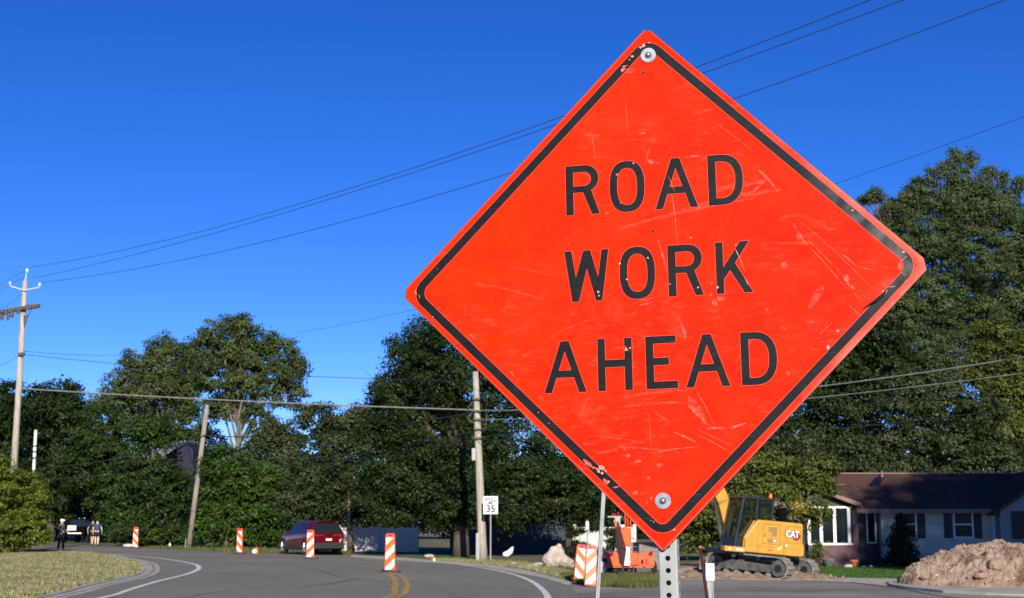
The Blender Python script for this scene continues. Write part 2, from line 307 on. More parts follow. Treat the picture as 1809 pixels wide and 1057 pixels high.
sp = gp([(1572, 1032), (1660, 1037), (1809, 1046)]) + [(24, 32.6), (40, 31.5)]; sq = gp([(1572, 1037), (1600, 1041.5), (1666, 1048.5), (1741, 1052.5), (1809, 1055)]) + [(24, 30.2), (40, 29.2)]
sp = [(p[0], p[1] + .3) for p in sp]
b.flat([sp + sq[::-1]], .07)
for i in range(len(sq) - 1): (x0, y0), (x1, y1) = sq[i], sq[i + 1]; b.add([(x0, y0, 0), (x1, y1, 0), (x1, y1, .07), (x0, y0, .07)], [(0, 1, 2, 3)])
(x0, y0), (x1, y1) = sp[0], sq[0]; b.add([(x0, y0, 0), (x1, y1, 0), (x1, y1, .07), (x0, y0, .07)], [(0, 1, 2, 3)])
tag(b.build('pavement', M['concrete']), kind='structure')
# dark seam of tar along the street, long cracks
ribbon('tar_seam', gp([(1500, 1029.5), (1540, 1035), (1600, 1043), (1666, 1055)]) + [(10.5, 27)], .07, .019, M['cable'])

# ------------------------------------------------------------------ leaves
def leaf_object(name, C, Nn, size, mat_, parent=None, aspect=.55, fold=.25, tint=None):
    n = len(C); Nn = Nn / np.linalg.norm(Nn, axis=1, keepdims=True)
    r = rng.normal(size=(n, 3)); a = np.cross(Nn, r); a /= np.linalg.norm(a, axis=1, keepdims=True); b_ = np.cross(Nn, a)
    s = size[:, None]; V = np.empty((n, 4, 3))
    V[:, 0] = C - a * s * .5; V[:, 2] = C + a * s * .5 + Nn * s * .1
    V[:, 1] = C + b_ * s * aspect * .5 + Nn * s * fold * .3; V[:, 3] = C - b_ * s * aspect * .5 + Nn * s * fold * .3
    me = bpy.data.meshes.new(name); me.vertices.add(4 * n); me.vertices.foreach_set('co', V.reshape(-1))
    me.loops.add(4 * n); me.loops.foreach_set('vertex_index', np.arange(4 * n, dtype=np.int32)); me.polygons.add(n)
    me.polygons.foreach_set('loop_start', np.arange(0, 4 * n, 4, dtype=np.int32)); me.update(calc_edges=True)
    if tint is not None: at_ = me.attributes.new('tint', 'FLOAT', 'FACE'); at_.data.foreach_set('value', tint.astype(np.float32))
    return link_mesh(name, me, mat_, parent)

def tree(name, label, cat, Y, bpx, lobes, leaf, lsize=.22, dens=1.0, clump=.5, trunk_r=.2, bark='bark', group=None, base_z=0.0, limbs=True, twig=.0, depth=.8, fork=.35, hollow=.35, upness=.6, ttop=1.0):
    """lobes: (px, py, rx px, ry px) placed at distance Y; a crown of leaf clumps, a tapered trunk with limbs"""
    bx = at(bpx, HOR, Y).x; root = empty(name, (bx, Y, base_z), 0, label, cat, group)
    k = Y / F_PX; Cs = []; Ns = []; Ss = []; Ts = []; cents = []
    for lb in lobes:
        px, py, rx, ry = lb[:4]; dy = lb[4] if len(lb) > 4 else random.uniform(-.5, .5) * rx * k
        c = np.array(at(px, py, Y)) + np.array([0, dy, 0]); c[0] *= 1; R3 = np.array([rx * k, max(rx, ry * .8) * k * depth, ry * k]); cents.append(c)
        ncl = max(6, int(dens * 4.2 * (R3[0] * R3[2] + R3[0] * R3[1] * .6 + R3[1] * R3[2] * .6) / (clump ** 2)))
        d = rng.normal(size=(ncl, 3)); d /= np.linalg.norm(d, axis=1, keepdims=True)
        rad = 1 - (1 - hollow) * rng.random(ncl) ** 2.2; rad *= rng.normal(1, .07, ncl)
        cc = c + d * R3 * rad[:, None]; cc = cc[cc[:, 2] > base_z + .15]; d = d[:len(cc)]
        ncl = len(cc)
        if not ncl: continue
        cr = clump * rng.uniform(.55, 1.25, ncl)
        nl = np.maximum(8, (56 * (cr / clump) ** 2 * (clump / lsize) ** 2 / 5.2)).astype(int)
        idx = np.repeat(np.arange(ncl), nl); n = len(idx)
        off = rng.normal(size=(n, 3)) * .5; off[:, 2] *= .55
        off /= np.maximum(1, np.linalg.norm(off, axis=1, keepdims=True) / 1.1)
        out = (cc - c) / R3; out /= np.maximum(.1, np.linalg.norm(out, axis=1, keepdims=True))
        P = cc[idx] + off * cr[idx][:, None]
        # clumps droop at the rim
        P[:, 2] -= .18 * cr[idx] * (off[:, 0] ** 2 + off[:, 1] ** 2)
        Nn = rng.normal(size=(n, 3)) * .65 + out[idx] * .75 + np.array([0, 0, upness]) + off * .5
        Cs.append(P); Ns.append(Nn); Ss.append(lsize * rng.uniform(.6, 1.35, n)); Ts.append((rng.normal(0, .16, ncl) + rng.normal(0, .07))[idx])
    P = np.concatenate(Cs) - np.array([bx, Y, base_z]); keep = P[:, 2] > .03
    leaf_object('crown', P[keep], np.concatenate(Ns)[keep], np.concatenate(Ss)[keep], leaf if not isinstance(leaf, str) else LEAF[leaf], root, tint=np.concatenate(Ts)[keep])
    t = MB(); O = np.array([bx, Y, base_z]); cents = np.array(cents) - O
    top = cents[:, 2].max() * ttop; fz = max(.5, cents[:, 2].min() * .0 + top * fork)
    lean = cents[:, 0].mean() * .25
    tp = [Vector((0, 0, -.1)), Vector((lean * .1, 0, fz * .4)), Vector((lean * .3, 0, fz)), Vector((lean * .8, 0, fz + (top - fz) * .5)), Vector((lean * 1.1, 0, top * .93))]
    t.tube(tp, [trunk_r * 1.25, trunk_r, trunk_r * .85, trunk_r * .5, trunk_r * .12], 9)
    if limbs:
        for i, c in enumerate(cents):
            c = Vector(c); z0 = min(max(fz * .8, c.z * .55), top * .8); u = (z0 - fz) / max(.1, top - fz)
            s0 = tp[2].lerp(tp[4], max(0, u)) if z0 > fz else tp[1].lerp(tp[2], max(0, (z0 - fz * .4) / (fz * .6)))
            m1 = s0.lerp(c, .45) + Vector((random.uniform(-.3, .3), random.uniform(-.3, .3), .35)); r0 = trunk_r * random.uniform(.32, .5)
            t.tube([s0, m1, c, c + (c - m1) * .08], [r0, r0 * .7, r0 * .4, r0 * .08], 6)
            for q in range(4):
                e = c + Vector((random.uniform(-1, 1), random.uniform(-1, 1), random.uniform(-.1, 1))) * (clump * 1.6)
                t.tube([m1.lerp(c, .6), m1.lerp(e, .7) , e], [r0 * .35, r0 * .2, r0 * .05], 4)
    t.build('trunk', M[bark], root, True)
    return root

TG = 'trees lining the bend'
tree('bush', 'sunlit yellow green leafy bush around the foot of the tall pole at the far left', 'bush', 73, 15,
     [(25, 885, 50, 50), (55, 925, 32, 42), (-10, 860, 60, 55), (0, 935, 70, 38), (70, 880, 18, 26), (45, 850, 26, 22), (-50, 900, 60, 60), (60, 950, 26, 22)], 'bush', .15, .85, .34, .07, fork=.2)
tree('tree', 'dark rounded tree top right behind the tall pole on the left', 'tree', 112, 90,
     [(95, 700, 42, 36), (75, 725, 50, 40), (130, 740, 40, 40), (90, 790, 65, 60), (110, 860, 60, 60), (120, 720, 26, 26)], 'maple_dark', .24, 1.1, .62, .3)
tree('tree', 'dark tree at the left border of the photo behind the tall pole', 'tree', 115, 0,
     [(15, 715, 40, 42), (-20, 740, 55, 55), (20, 790, 60, 60), (-10, 860, 70, 60), (35, 745, 30, 40)], 'maple_dark', .24, 1.1, .62, .3)
tree('tree', 'leafy mid green tree above the three people on foot', 'tree', 108, 195,
     [(190, 760, 46, 48), (150, 800, 50, 46), (220, 800, 50, 46), (180, 850, 50, 40), (225, 880, 55, 50), (215, 930, 40, 34), (150, 830, 40, 40)], 'maple', .22, 1.15, .6, .26)
tree('tree', 'dense green maple behind the farthest orange and white panel', 'tree', 93, 265,
     [(270, 760, 40, 36), (250, 830, 52, 40), (285, 870, 55, 48), (240, 900, 50, 45), (300, 925, 40, 38), (262, 940, 40, 28), (225, 940, 30, 26), (310, 945, 34, 22)], 'maple', .22, 1.15, .6, .26)
tree('tall_tree', 'open crowned tall tree with pale limbs, left of the highest forked one', 'tree', 122, 285,
     [(250, 645, 34, 30), (285, 615, 32, 28), (300, 645, 45, 35), (345, 625, 34, 28), (225, 680, 42, 32), (275, 690, 52, 34), (330, 690, 48, 34), (205, 710, 35, 26), (245, 735, 45, 30), (310, 745, 52, 34), (165, 715, 22, 20), (340, 660, 30, 30), (350, 790, 50, 40)], 'tall', .22, .95, .55, .3, 'bark_pale', fork=.45, twig=1)
tree('tall_tree', 'highest open crowned tree with pale forked limbs, behind the top of the leaning pole', 'tree', 112, 415,
     [(390, 590, 38, 28), (430, 580, 30, 24), (415, 615, 50, 34), (455, 625, 34, 34), (490, 612, 30, 24), (522, 640, 22, 28), (500, 660, 36, 28), (440, 670, 50, 36), (385, 660, 42, 36), (505, 695, 36, 26), (390, 720, 44, 28), (455, 730, 30, 22), (360, 600, 16, 16), (500, 780, 40, 40)], 'tall', .22, .95, .55, .3, 'bark_pale', fork=.42, twig=1)
tree('tree', 'bright green roadside tree just right of the leaning pole', 'tree', 85, 400,
     [(385, 820, 36, 36), (420, 850, 44, 40), (380, 880, 42, 45), (450, 890, 48, 45), (410, 930, 55, 40), (360, 940, 34, 32), (480, 938, 40, 34), (440, 950, 50, 24), (470, 850, 34, 34)], 'lime', .19, 1.2, .5, .2)
tree('tree', 'shaggy tree in shade between the bright green roadside tree and the red car', 'tree', 88, 500,
     [(490, 800, 40, 45), (530, 850, 46, 50), (510, 900, 50, 45), (540, 935, 45, 28), (470, 760, 30, 30), (450, 795, 30, 32)], 'grey', .22, 1.1, .56, .24)
tree('tree', 'grey green tree with bare pale trunk standing behind the red car', 'tree', 75.2, 621,
     [(560, 745, 44, 36, 1.0), (610, 740, 40, 30, 1.0), (590, 790, 54, 44, 1.2), (645, 780, 44, 42, 1.0), (555, 850, 48, 46, 1.3), (615, 840, 56, 48, .8), (620, 880, 60, 34, 1.0), (668, 862, 44, 44, 1.3), (585, 897, 46, 20, 1.3), (655, 894, 44, 18, 1.6), (650, 735, 28, 20, 1.0), (535, 720, 20, 16, 1.0), (510, 880, 40, 40, 2.0)], 'grey', .17, 1.2, .46, .17, 'bark', fork=.3, hollow=.3, depth=.55, limbs=False, ttop=.45)
tree('maple_tree', 'huge dark maple left of the big sign, towering over the speed limit sign', 'tree', 67, 815,
     [(740, 605, 40, 42), (725, 650, 50, 42), (790, 650, 70, 70), (690, 700, 44, 36), (760, 710, 70, 55), (840, 700, 80, 80), (680, 765, 44, 40), (740, 790, 64, 50), (830, 800, 74, 60), (910, 790, 70, 70), (690, 835, 50, 44), (760, 865, 64, 48), (850, 875, 60, 46), (930, 865, 64, 50), (990, 860, 54, 48), (700, 890, 50, 34), (790, 905, 40, 26), (900, 905, 46, 20), (700, 612, 16, 16), (668, 680, 14, 14), (1025, 885, 40, 36), (980, 905, 44, 24)],
     'maple_dark', .155, 1.15, .58, .36, fork=.25)
tree('tree', 'dark leafy tree showing below the left lower edge of the big sign', 'tree', 78, 1085,
     [(1040, 860, 60, 50), (1100, 850, 70, 60), (1080, 910, 60, 34), (1150, 880, 60, 60), (1020, 820, 60, 40)], 'maple_dark', .22, 1.1, .56, .28)
tree('small_tree', 'mid green tree behind the cab of the yellow excavator', 'tree', 60, 1262,
     [(1250, 880, 44, 34), (1220, 915, 44, 34), (1280, 920, 40, 36), (1330, 900, 44, 38), (1310, 870, 44, 30), (1360, 915, 44, 34), (1240, 950, 44, 28), (1390, 900, 36, 36), (1190, 900, 44, 44)], 'olive', .15, 1.0, .4, .14)
tree('small_tree', 'young tree drooping over the porch windows, between excavator and house roof', 'tree', 47, 1417,
     [(1395, 830, 44, 28), (1355, 850, 34, 26), (1440, 825, 36, 26), (1452, 860, 22, 30), (1425, 855, 34, 24), (1340, 820, 40, 24), (1450, 905, 18, 18), (1420, 915, 22, 18), (1380, 870, 30, 16)], 'olive', .12, 1.0, .3, .07, fork=.5)
tree('shrub', 'cluster of yellowed leaves on a thin sapling left of the porch windows', 'shrub', 46, 1412, [(1412, 892, 15, 16), (1402, 905, 10, 10)], 'yellow', .11, .9, .2, .035, limbs=False)
tree('tree', 'broad grey green tree top just above the left end of the burgundy roof', 'tree', 66, 1440,
     [(1390, 800, 50, 32), (1440, 790, 46, 30), (1500, 800, 40, 26), (1350, 830, 50, 40), (1530, 825, 34, 18), (1450, 830, 60, 34), (1400, 860, 60, 40), (1500, 860, 60, 40)], 'grey', .17, 1.15, .4, .16)
tree('tall_tree', 'tallest tree on the right, spiky sunlit poplar crown against the sky', 'tree', 84, 1670,
     [(1692, 318, 26, 30), (1640, 350, 44, 36), (1700, 370, 56, 48), (1755, 370, 40, 40), (1590, 375, 38, 28), (1550, 410, 34, 30), (1620, 430, 70, 50), (1720, 460, 70, 56), (1560, 480, 50, 44), (1640, 530, 70, 54), (1720, 560, 60, 54), (1580, 560, 60, 50), (1540, 350, 18, 12), (1690, 278, 9, 20), (1716, 284, 8, 18), (1668, 300, 10, 18), (1645, 312, 9, 16), (1622, 330, 9, 15), (1600, 345, 9, 14), (1566, 360, 9, 14), (1545, 347, 7, 13), (1745, 302, 9, 17), (1770, 318, 8, 18), (1798, 332, 9, 20), (1524, 352, 6, 11), (1735, 330, 20, 20), (1785, 360, 20, 24), (1640, 640, 70, 60), (1560, 640, 60, 60)],
     'poplar', .15, 1.3, .40, .2, 'bark', fork=.3, upness=.1)
tree('tall_tree', 'tall tree cut by the right border of the photo', 'tree', 88, 1830,
     [(1800, 420, 44, 60), (1790, 520, 50, 56), (1850, 470, 60, 90), (1780, 620, 50, 50), (1840, 620, 70, 70), (1870, 380, 50, 60), (1820, 720, 80, 60), (1750, 560, 50, 60), (1745, 640, 50, 60)], 'poplar', .2, 1.2, .55, .24, 'bark', fork=.3)
tree('tree', 'olive tinted tree above the right end of the house roof', 'tree', 74, 1770,
     [(1765, 600, 40, 34), (1800, 640, 44, 40), (1740, 660, 34, 36), (1790, 700, 60, 44), (1850, 620, 44, 50), (1760, 760, 60, 50), (1830, 780, 70, 54), (1860, 700, 50, 50)], 'olive', .19, 1.0, .5, .22)
tree('tree', 'dark tree behind the right corner of the big sign above the cables', 'tree', 79, 1515,
     [(1510, 560, 50, 60), (1470, 640, 60, 50), (1530, 660, 70, 60), (1440, 700, 50, 50), (1500, 740, 80, 60), (1420, 770, 60, 44), (1560, 600, 50, 50), (1350, 790, 60, 50)], 'maple_dark', .21, 1.1, .55, .32)
tree('tree', 'dark green tree with grey highlights directly behind the house roof', 'tree', 72, 1650,
     [(1600, 710, 56, 50), (1660, 720, 60, 54), (1720, 740, 54, 50), (1620, 780, 60, 44), (1690, 790, 60, 44), (1560, 780, 50, 40), (1640, 660, 40, 36), (1750, 800, 50, 40), (1590, 830, 60, 30), (1700, 840, 70, 30)], 'grey', .18, 1.05, .46, .24)
# shade tree that stands beside the photographer, outside the frame, and darkens the right of the house
sh = empty('shade_tree', (24.5, 14, 0), 0, 'large shade tree beside the street, outside the right border of the photo', 'tree')
Cs = []; Ns = []
for c, r in (((-2.9, 0, 17.4), 4.2), ((.2, 0, 19.8), 3.8), ((1, 1, 17.2), 4), ((3.6, 0, 21.8), 4.6), ((7, 0, 18.5), 5), ((4, -1, 17), 4.5), ((9, 0, 22), 4.5)):
    n = 11000; d = rng.normal(size=(n, 3)); d /= np.linalg.norm(d, axis=1, keepdims=True); rr = r * (1 - .6 * rng.random(n) ** 2); p = np.array(c) + d * rr[:, None]; Cs.append(p + rng.normal(size=(n, 3)) * .2); Ns.append(d + rng.normal(size=(n, 3)) * .7)
Cs = np.concatenate(Cs); leaf_object('crown', Cs, np.concatenate(Ns), .34 * rng.uniform(.7, 1.3, len(Cs)), LEAF['maple'], sh)
t = MB(); t.tube([(1, 0, -.1), (1, 0, 5), (.6, 0, 12), (0, 0, 18), (0, 0, 22)], [.55, .45, .36, .22, .05], 10)
for e in ((-3, 0, 17.5), (5, 0, 18), (3, 1, 21), (0, 0, 19), (7, 0, 18)): t.tube([(.7, 0, 10), (e[0] * .5, e[1], 14.5), e], [.22, .16, .05], 6)
t.build('trunk', M['bark'], sh, True)
# far woods as one mass
Cs = []
for px in range(-520, 2700, 34):
    for py, r in ((905, 50), (850, 46), (790, 50)) if (px < -60 or px > 1850) else ((905, 50), (850, 46)):
        if 560 < px < 700 and py == 850: continue
        c = np.array(at(px + random.uniform(-10, 10), py + random.uniform(-12, 12), random.uniform(124, 136))); n = 900; d = rng.normal(size=(n, 3)); d /= np.linalg.norm(d, axis=1, keepdims=True)
        Cs.append(c + d * np.array([r * .05 * 1.1, 2, r * .05]) * rng.uniform(.6, 1.05, (n, 1)))
Cs = np.concatenate(Cs); Cs = Cs[Cs[:, 2] > .1]
tag(leaf_object('distant_woods', Cs, rng.normal(size=Cs.shape) + np.array([0, -.6, .6]), .5 * rng.uniform(.7, 1.3, len(Cs)), LEAF['dark']), 'far off dark woods closing the view behind the roadside trees', 'woods', kind='stuff')

# grass blades
def blades(name, label, pts, h, m, wd=.02, spread=.5):
    n = len(pts); P = np.array(pts); hh = h * rng.uniform(.5, 1.3, n); a = rng.uniform(0, 2 * math.pi, n); l = rng.normal(size=(n, 2)) * spread * hh[:, None]
    V = np.empty((n, 3, 3)); dx = np.cos(a) * wd; dy = np.sin(a) * wd
    V[:, 0] = P + np.stack([dx, dy, 0 * dx], 1); V[:, 1] = P - np.stack([dx, dy, 0 * dx], 1); V[:, 2] = P + np.stack([l[:, 0], l[:, 1], hh], 1)
    me = bpy.data.meshes.new(name); me.vertices.add(3 * n); me.vertices.foreach_set('co', V.reshape(-1)); me.loops.add(3 * n); me.loops.foreach_set('vertex_index', np.arange(3 * n, dtype=np.int32))
    me.polygons.add(n); me.polygons.foreach_set('loop_start', np.arange(0, 3 * n, 3, dtype=np.int32)); me.update(calc_edges=True)
    return tag(link_mesh(name, me, m), label, 'grass', kind='stuff')
def inside(poly, x, y):
    c = np.zeros(len(x), bool); j = len(poly) - 1
    for i in range(len(poly)):
        xi, yi = poly[i]; xj, yj = poly[j]
        with np.errstate(divide='ignore', invalid='ignore'): c ^= ((yi > y) != (yj > y)) & (x < (xj - xi) * (y - yi) / (yj - yi + 1e-12) + xi)
        j = i
    return c
def scatter(poly, n, z=0.0, clump=0.0):
    A = np.array(poly); x = rng.uniform(A[:, 0].min(), A[:, 0].max(), n * 3); y = rng.uniform(A[:, 1].min(), A[:, 1].max(), n * 3)
    if clump:
        c = rng.integers(0, len(x), int(n * .05)); i = rng.integers(0, len(c), n * 3); x = x[c[i]] + rng.normal(size=n * 3) * clump; y = y[c[i]] + rng.normal(size=n * 3) * clump
    k = inside(poly, x, y); return np.stack([x[k], y[k], np.full(k.sum(), z)], 1)[:n]
vis = [p for p in lp if p[1] > 28] ; lawn_vis = vis + [(-34, vis[-1][1]), (-18, 28)]
blades('lawn_grass', 'short dry yellowish grass on the lawn inside the bend', scatter(lawn_vis, 90000, .03), .08, LEAF['drygrass'], .022, .8)
isl = gp([(985, 1016), (1040, 1017), (1100, 1014), (1158, 1017), (1163, 1036), (1120, 1040), (1070, 1037), (1020, 1031)])
blades('weeds', 'tufts of green weeds on the verge around the stacked orange panels', scatter(isl, 15000, 0, .18), .14, LEAF['grass'], .012, .35)
isl2 = gp([(760, 988), (840, 990), (930, 995), (1000, 1008), (1030, 1018), (1000, 1024), (930, 1006), (850, 997), (770, 991)])
blades('verge_grass', 'thin dry grass on the verge in front of the speed limit sign', scatter(isl2, 9000, 0, .3), .10, LEAF['drygrass'], .014, .5)
isl3 = gp([(250, 968), (330, 971), (480, 977), (620, 980), (620, 973), (480, 969), (330, 966)])
blades('verge_grass', 'green grass strip between the far road edge and the hedge', scatter(isl3, 9000, 0, .3), .14, LEAF['grass'], .025, .5)
isl4 = gp([(1375, 1002), (1480, 1000), (1640, 1000), (1640, 1022), (1560, 1022), (1445, 1020)])
blades('lawn_grass', 'neat green grass of the lawn in front of the house', scatter(isl4, 16000, .02), .06, LEAF['greengrass'], .012, .5)
near_v = [(.8, 25), (3.2, 24), (8, 22.5), (20, 20), (20, 2), (1, 2), (-1, 10)]
blades('verge_grass', 'dry grass of the near verge below the frame, around the big sign post', scatter(near_v, 30000, 0, .3), .09, LEAF['drygrass'], .01, .5)

# ------------------------------------------------------------------ big orange sign
SR = Euler((R_(-1.51), 0, 0)).to_matrix(); SY = Euler((0, R_(-1.12), 0)).to_matrix(); SZ = Euler((0, 0, R_(-13.42))).to_matrix()
sign_rot = (SZ @ SR @ SY)
sign_loc = Vector((.2876, 2.8094, 2.1773))
sign = empty('road_work_sign', sign_loc, 0, 'large orange diamond sign reading ROAD WORK AHEAD on a perforated steel post', 'road sign')
sign.rotation_euler = sign_rot.to_euler()
def smat_orange():
    m = bpy.data.materials.new('orange_retroreflective'); m.use_nodes = True; N = m.node_tree.nodes; L = m.node_tree.links; b = N['Principled BSDF']
    b.inputs['Roughness'].default_value = .5; b.inputs['Specular IOR Level'].default_value = .04
    tc = N.new('ShaderNodeTexCoord'); O = tc.outputs['Object']
    def noise(scale, det, st=(1, 1, 1), rot=(0, 0, 0), w_=.0, rough=.6):
        mp = N.new('ShaderNodeMapping'); mp.inputs['Scale'].default_value = st; mp.inputs['Rotation'].default_value = rot; L.new(O, mp.inputs[0])
        n = N.new('ShaderNodeTexNoise'); n.inputs['Scale'].default_value = scale; n.inputs['Detail'].default_value = det; n.inputs['Roughness'].default_value = rough; n.inputs['Distortion'].default_value = w_; L.new(mp.outputs[0], n.inputs['Vector']); return n.outputs[0]
    def mr(v, a, b_, c=0., d=1.):
        x = N.new('ShaderNodeMapRange'); x.inputs[1].default_value = a; x.inputs[2].default_value = b_; x.inputs[3].default_value = c; x.inputs[4].default_value = d; L.new(v, x.inputs[0]); return x.outputs[0]
    def mul(a, b_, op='MULTIPLY'):
        x = N.new('ShaderNodeMath'); x.operation = op
        for i, q in enumerate((a, b_)):
            if isinstance(q, (int, float)): x.inputs[i].default_value = q
            else: L.new(q, x.inputs[i])
        return x.outputs[0]
    def mix(f, a, c):
        x = N.new('ShaderNodeMix'); x.data_type = 'RGBA'; L.new(f, x.inputs[0])
        if isinstance(a, tuple): x.inputs[6].default_value = (*a, 1)
        else: L.new(a, x.inputs[6])
        if isinstance(c, tuple): x.inputs[7].default_value = (*c, 1)
        else: L.new(c, x.inputs[7])
        return x.outputs[2]
    sp_ = N.new('ShaderNodeSeparateXYZ'); L.new(O, sp_.inputs[0])
    # broad tone: a little redder towards the right side, broken up by noise
    f0 = mul(mr(sp_.outputs[0], -.45, .4), mr(noise(2.2, 3), .3, .7, .6, 1.2))
    c = mix(f0, (.80, .0195, .0010), (.80, .0105, .0022))
    # fine woven cells of the sheeting
    br = N.new('ShaderNodeTexBrick'); br.offset = .5; mp = N.new('ShaderNodeMapping'); mp.inputs['Rotation'].default_value = (math.pi / 2, 0, 0); L.new(O, mp.inputs[0]); L.new(mp.outputs[0], br.inputs['Vector'])
    br.inputs['Scale'].default_value = 110; br.inputs['Mortar Size'].default_value = .10; br.inputs['Brick Width'].default_value = .5; br.inputs['Row Height'].default_value = .42; br.inputs['Mortar Smooth'].default_value = .6
    br.inputs['Color1'].default_value = br.inputs['Color2'].default_value = (0, 0, 0, 1); br.inputs['Mortar'].default_value = (1, 1, 1, 1)
    grid = mul(br.outputs['Color'], mul(mr(noise(5, 3), .42, .68), mr(mul(sp_.outputs[0], mul(sp_.outputs[2], -.9), 'ADD'), -.25, .4)))
    c = mix(mul(grid, .7), c, (.50, .004, .001))
    c = mix(mul(mr(noise(13, 9, (1, 1, 1), (0, 0, 0), .6, .75), .42, .66), .6), c, (.80, .027, .0035))
    c = mix(mul(mr(noise(6, 8, (1, 1, 1.8), (0, .3, 0), .3, .7), .50, .70), .55), c, (.70, .006, .001))
    # dusty pale scuffs
    s1 = mul(mr(noise(7, 9, (1, 1, 1.3), (0, .5, 0), .9, .7), .54, .74), mr(noise(2.6, 2), .44, .62))
    c = mix(mul(s1, .6), c, (.80, .060, .026))
    s2 = mul(mr(noise(18, 8, (1, 1, 3.5), (0, .75, 0), .8, .7), .56, .70), mr(noise(3.1, 2), .42, .6))
    c = mix(mul(s2, .4), c, (.80, .12, .08))
    s3 = mul(mr(noise(24, 6, (1, 1, 3.5), (0, -.95, 0), .8, .7), .57, .70), mr(noise(2.3, 2), .42, .6))
    c = mix(mul(s3, .35), c, (.80, .09, .05))
    # pale edge of the sheet, strongest at the right corner
    ax = N.new('ShaderNodeMath'); ax.operation = 'ABSOLUTE'; L.new(sp_.outputs[0], ax.inputs[0]); az = N.new('ShaderNodeMath'); az.operation = 'ABSOLUTE'; L.new(sp_.outputs[2], az.inputs[0])
    ed = mul(ax.outputs[0], az.outputs[0], 'ADD')
    e1 = mr(ed, .531, .5385); c = mix(mul(e1, .55), c, (.80, .14, .11))
    e2 = mul(mul(mr(ed, .505, .53), mr(sp_.outputs[0], .18, .5)), mr(noise(9, 6, (1, 1, 1)), .32, .6)); c = mix(mul(e2, .85), c, (.80, .22, .17))
    e3 = mul(mr(ed, .44, .53, 0, .5), mr(sp_.outputs[0], .30, .5)); c = mix(mul(e3, mr(noise(14, 7), .4, .7)), c, (.80, .12, .09))
    L.new(c, b.inputs['Base Color'])
    bp = N.new('ShaderNodeBump'); bp.inputs['Strength'].default_value = .12; bp.inputs['Distance'].default_value = .004; L.new(noise(4, 4), bp.inputs['Height']); L.new(bp.outputs[0], b.inputs['Normal'])
    return m
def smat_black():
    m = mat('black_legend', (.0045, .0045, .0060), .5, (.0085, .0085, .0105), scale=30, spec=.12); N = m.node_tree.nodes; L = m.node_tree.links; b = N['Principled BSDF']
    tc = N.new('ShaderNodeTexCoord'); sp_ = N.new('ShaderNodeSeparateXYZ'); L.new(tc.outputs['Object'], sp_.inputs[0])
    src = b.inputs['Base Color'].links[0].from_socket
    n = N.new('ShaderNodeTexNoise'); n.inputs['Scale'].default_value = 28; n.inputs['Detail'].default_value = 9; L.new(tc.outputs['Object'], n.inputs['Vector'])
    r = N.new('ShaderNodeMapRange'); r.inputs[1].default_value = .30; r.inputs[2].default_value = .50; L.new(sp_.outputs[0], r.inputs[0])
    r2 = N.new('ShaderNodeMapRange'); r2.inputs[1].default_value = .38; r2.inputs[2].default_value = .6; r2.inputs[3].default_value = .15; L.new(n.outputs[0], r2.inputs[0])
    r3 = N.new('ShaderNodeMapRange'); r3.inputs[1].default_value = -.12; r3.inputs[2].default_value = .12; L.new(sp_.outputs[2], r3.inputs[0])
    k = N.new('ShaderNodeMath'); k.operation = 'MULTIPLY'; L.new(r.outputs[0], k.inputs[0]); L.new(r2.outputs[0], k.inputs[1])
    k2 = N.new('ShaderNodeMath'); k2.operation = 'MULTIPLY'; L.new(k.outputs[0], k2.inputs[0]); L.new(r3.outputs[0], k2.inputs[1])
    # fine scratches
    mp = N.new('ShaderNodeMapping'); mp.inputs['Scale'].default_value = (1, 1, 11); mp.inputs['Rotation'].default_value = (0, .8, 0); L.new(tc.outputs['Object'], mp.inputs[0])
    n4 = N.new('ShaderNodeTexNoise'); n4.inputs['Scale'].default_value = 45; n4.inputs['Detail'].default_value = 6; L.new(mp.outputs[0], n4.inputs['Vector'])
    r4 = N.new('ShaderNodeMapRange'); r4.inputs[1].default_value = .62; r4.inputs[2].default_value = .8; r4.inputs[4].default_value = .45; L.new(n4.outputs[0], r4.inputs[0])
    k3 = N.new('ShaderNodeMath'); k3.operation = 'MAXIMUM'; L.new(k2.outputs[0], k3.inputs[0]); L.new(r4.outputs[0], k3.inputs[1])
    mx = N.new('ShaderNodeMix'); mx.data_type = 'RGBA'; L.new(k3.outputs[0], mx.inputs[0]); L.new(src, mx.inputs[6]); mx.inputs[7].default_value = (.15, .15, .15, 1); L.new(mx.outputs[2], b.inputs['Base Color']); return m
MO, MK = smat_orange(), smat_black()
def scuffmat(name, c, c2, a0, a1, sc, st):
    m = mat(name, c, .55, c2, scale=60, detail=8, spec=.15); N = m.node_tree.nodes; L = m.node_tree.links; b = N['Principled BSDF']
    tc = N.new('ShaderNodeTexCoord'); mp = N.new('ShaderNodeMapping'); mp.inputs['Scale'].default_value = st; mp.inputs['Rotation'].default_value = (0, .7, 0); L.new(tc.outputs['Object'], mp.inputs[0])
    n = N.new('ShaderNodeTexNoise'); n.inputs['Scale'].default_value = sc; n.inputs['Detail'].default_value = 6; n.inputs['Roughness'].default_value = .7; L.new(mp.outputs[0], n.inputs['Vector'])
    r = N.new('ShaderNodeMapRange'); r.inputs[1].default_value = .38; r.inputs[2].default_value = .62; r.inputs[3].default_value = a0; r.inputs[4].default_value = a1; L.new(n.outputs[0], r.inputs[0]); L.new(r.outputs[0], b.inputs['Alpha']); return m
M['scuff'] = scuffmat('scuff', (.80, .08, .045), (.78, .20, .14), .05, .8, 130, (1, 1, 1))
M['scuff_soft'] = scuffmat('scuff_soft', (.80, .050, .028), (.80, .085, .055), .0, .75, 70, (1, 1, 3))
M['cut_edge'] = mat('cut_edge', (.80, .065, .04), .5)
M['chip'] = mat('chip', (.56, .36, .30), .6, (.70, .08, .05), scale=120)
H_ = .5388
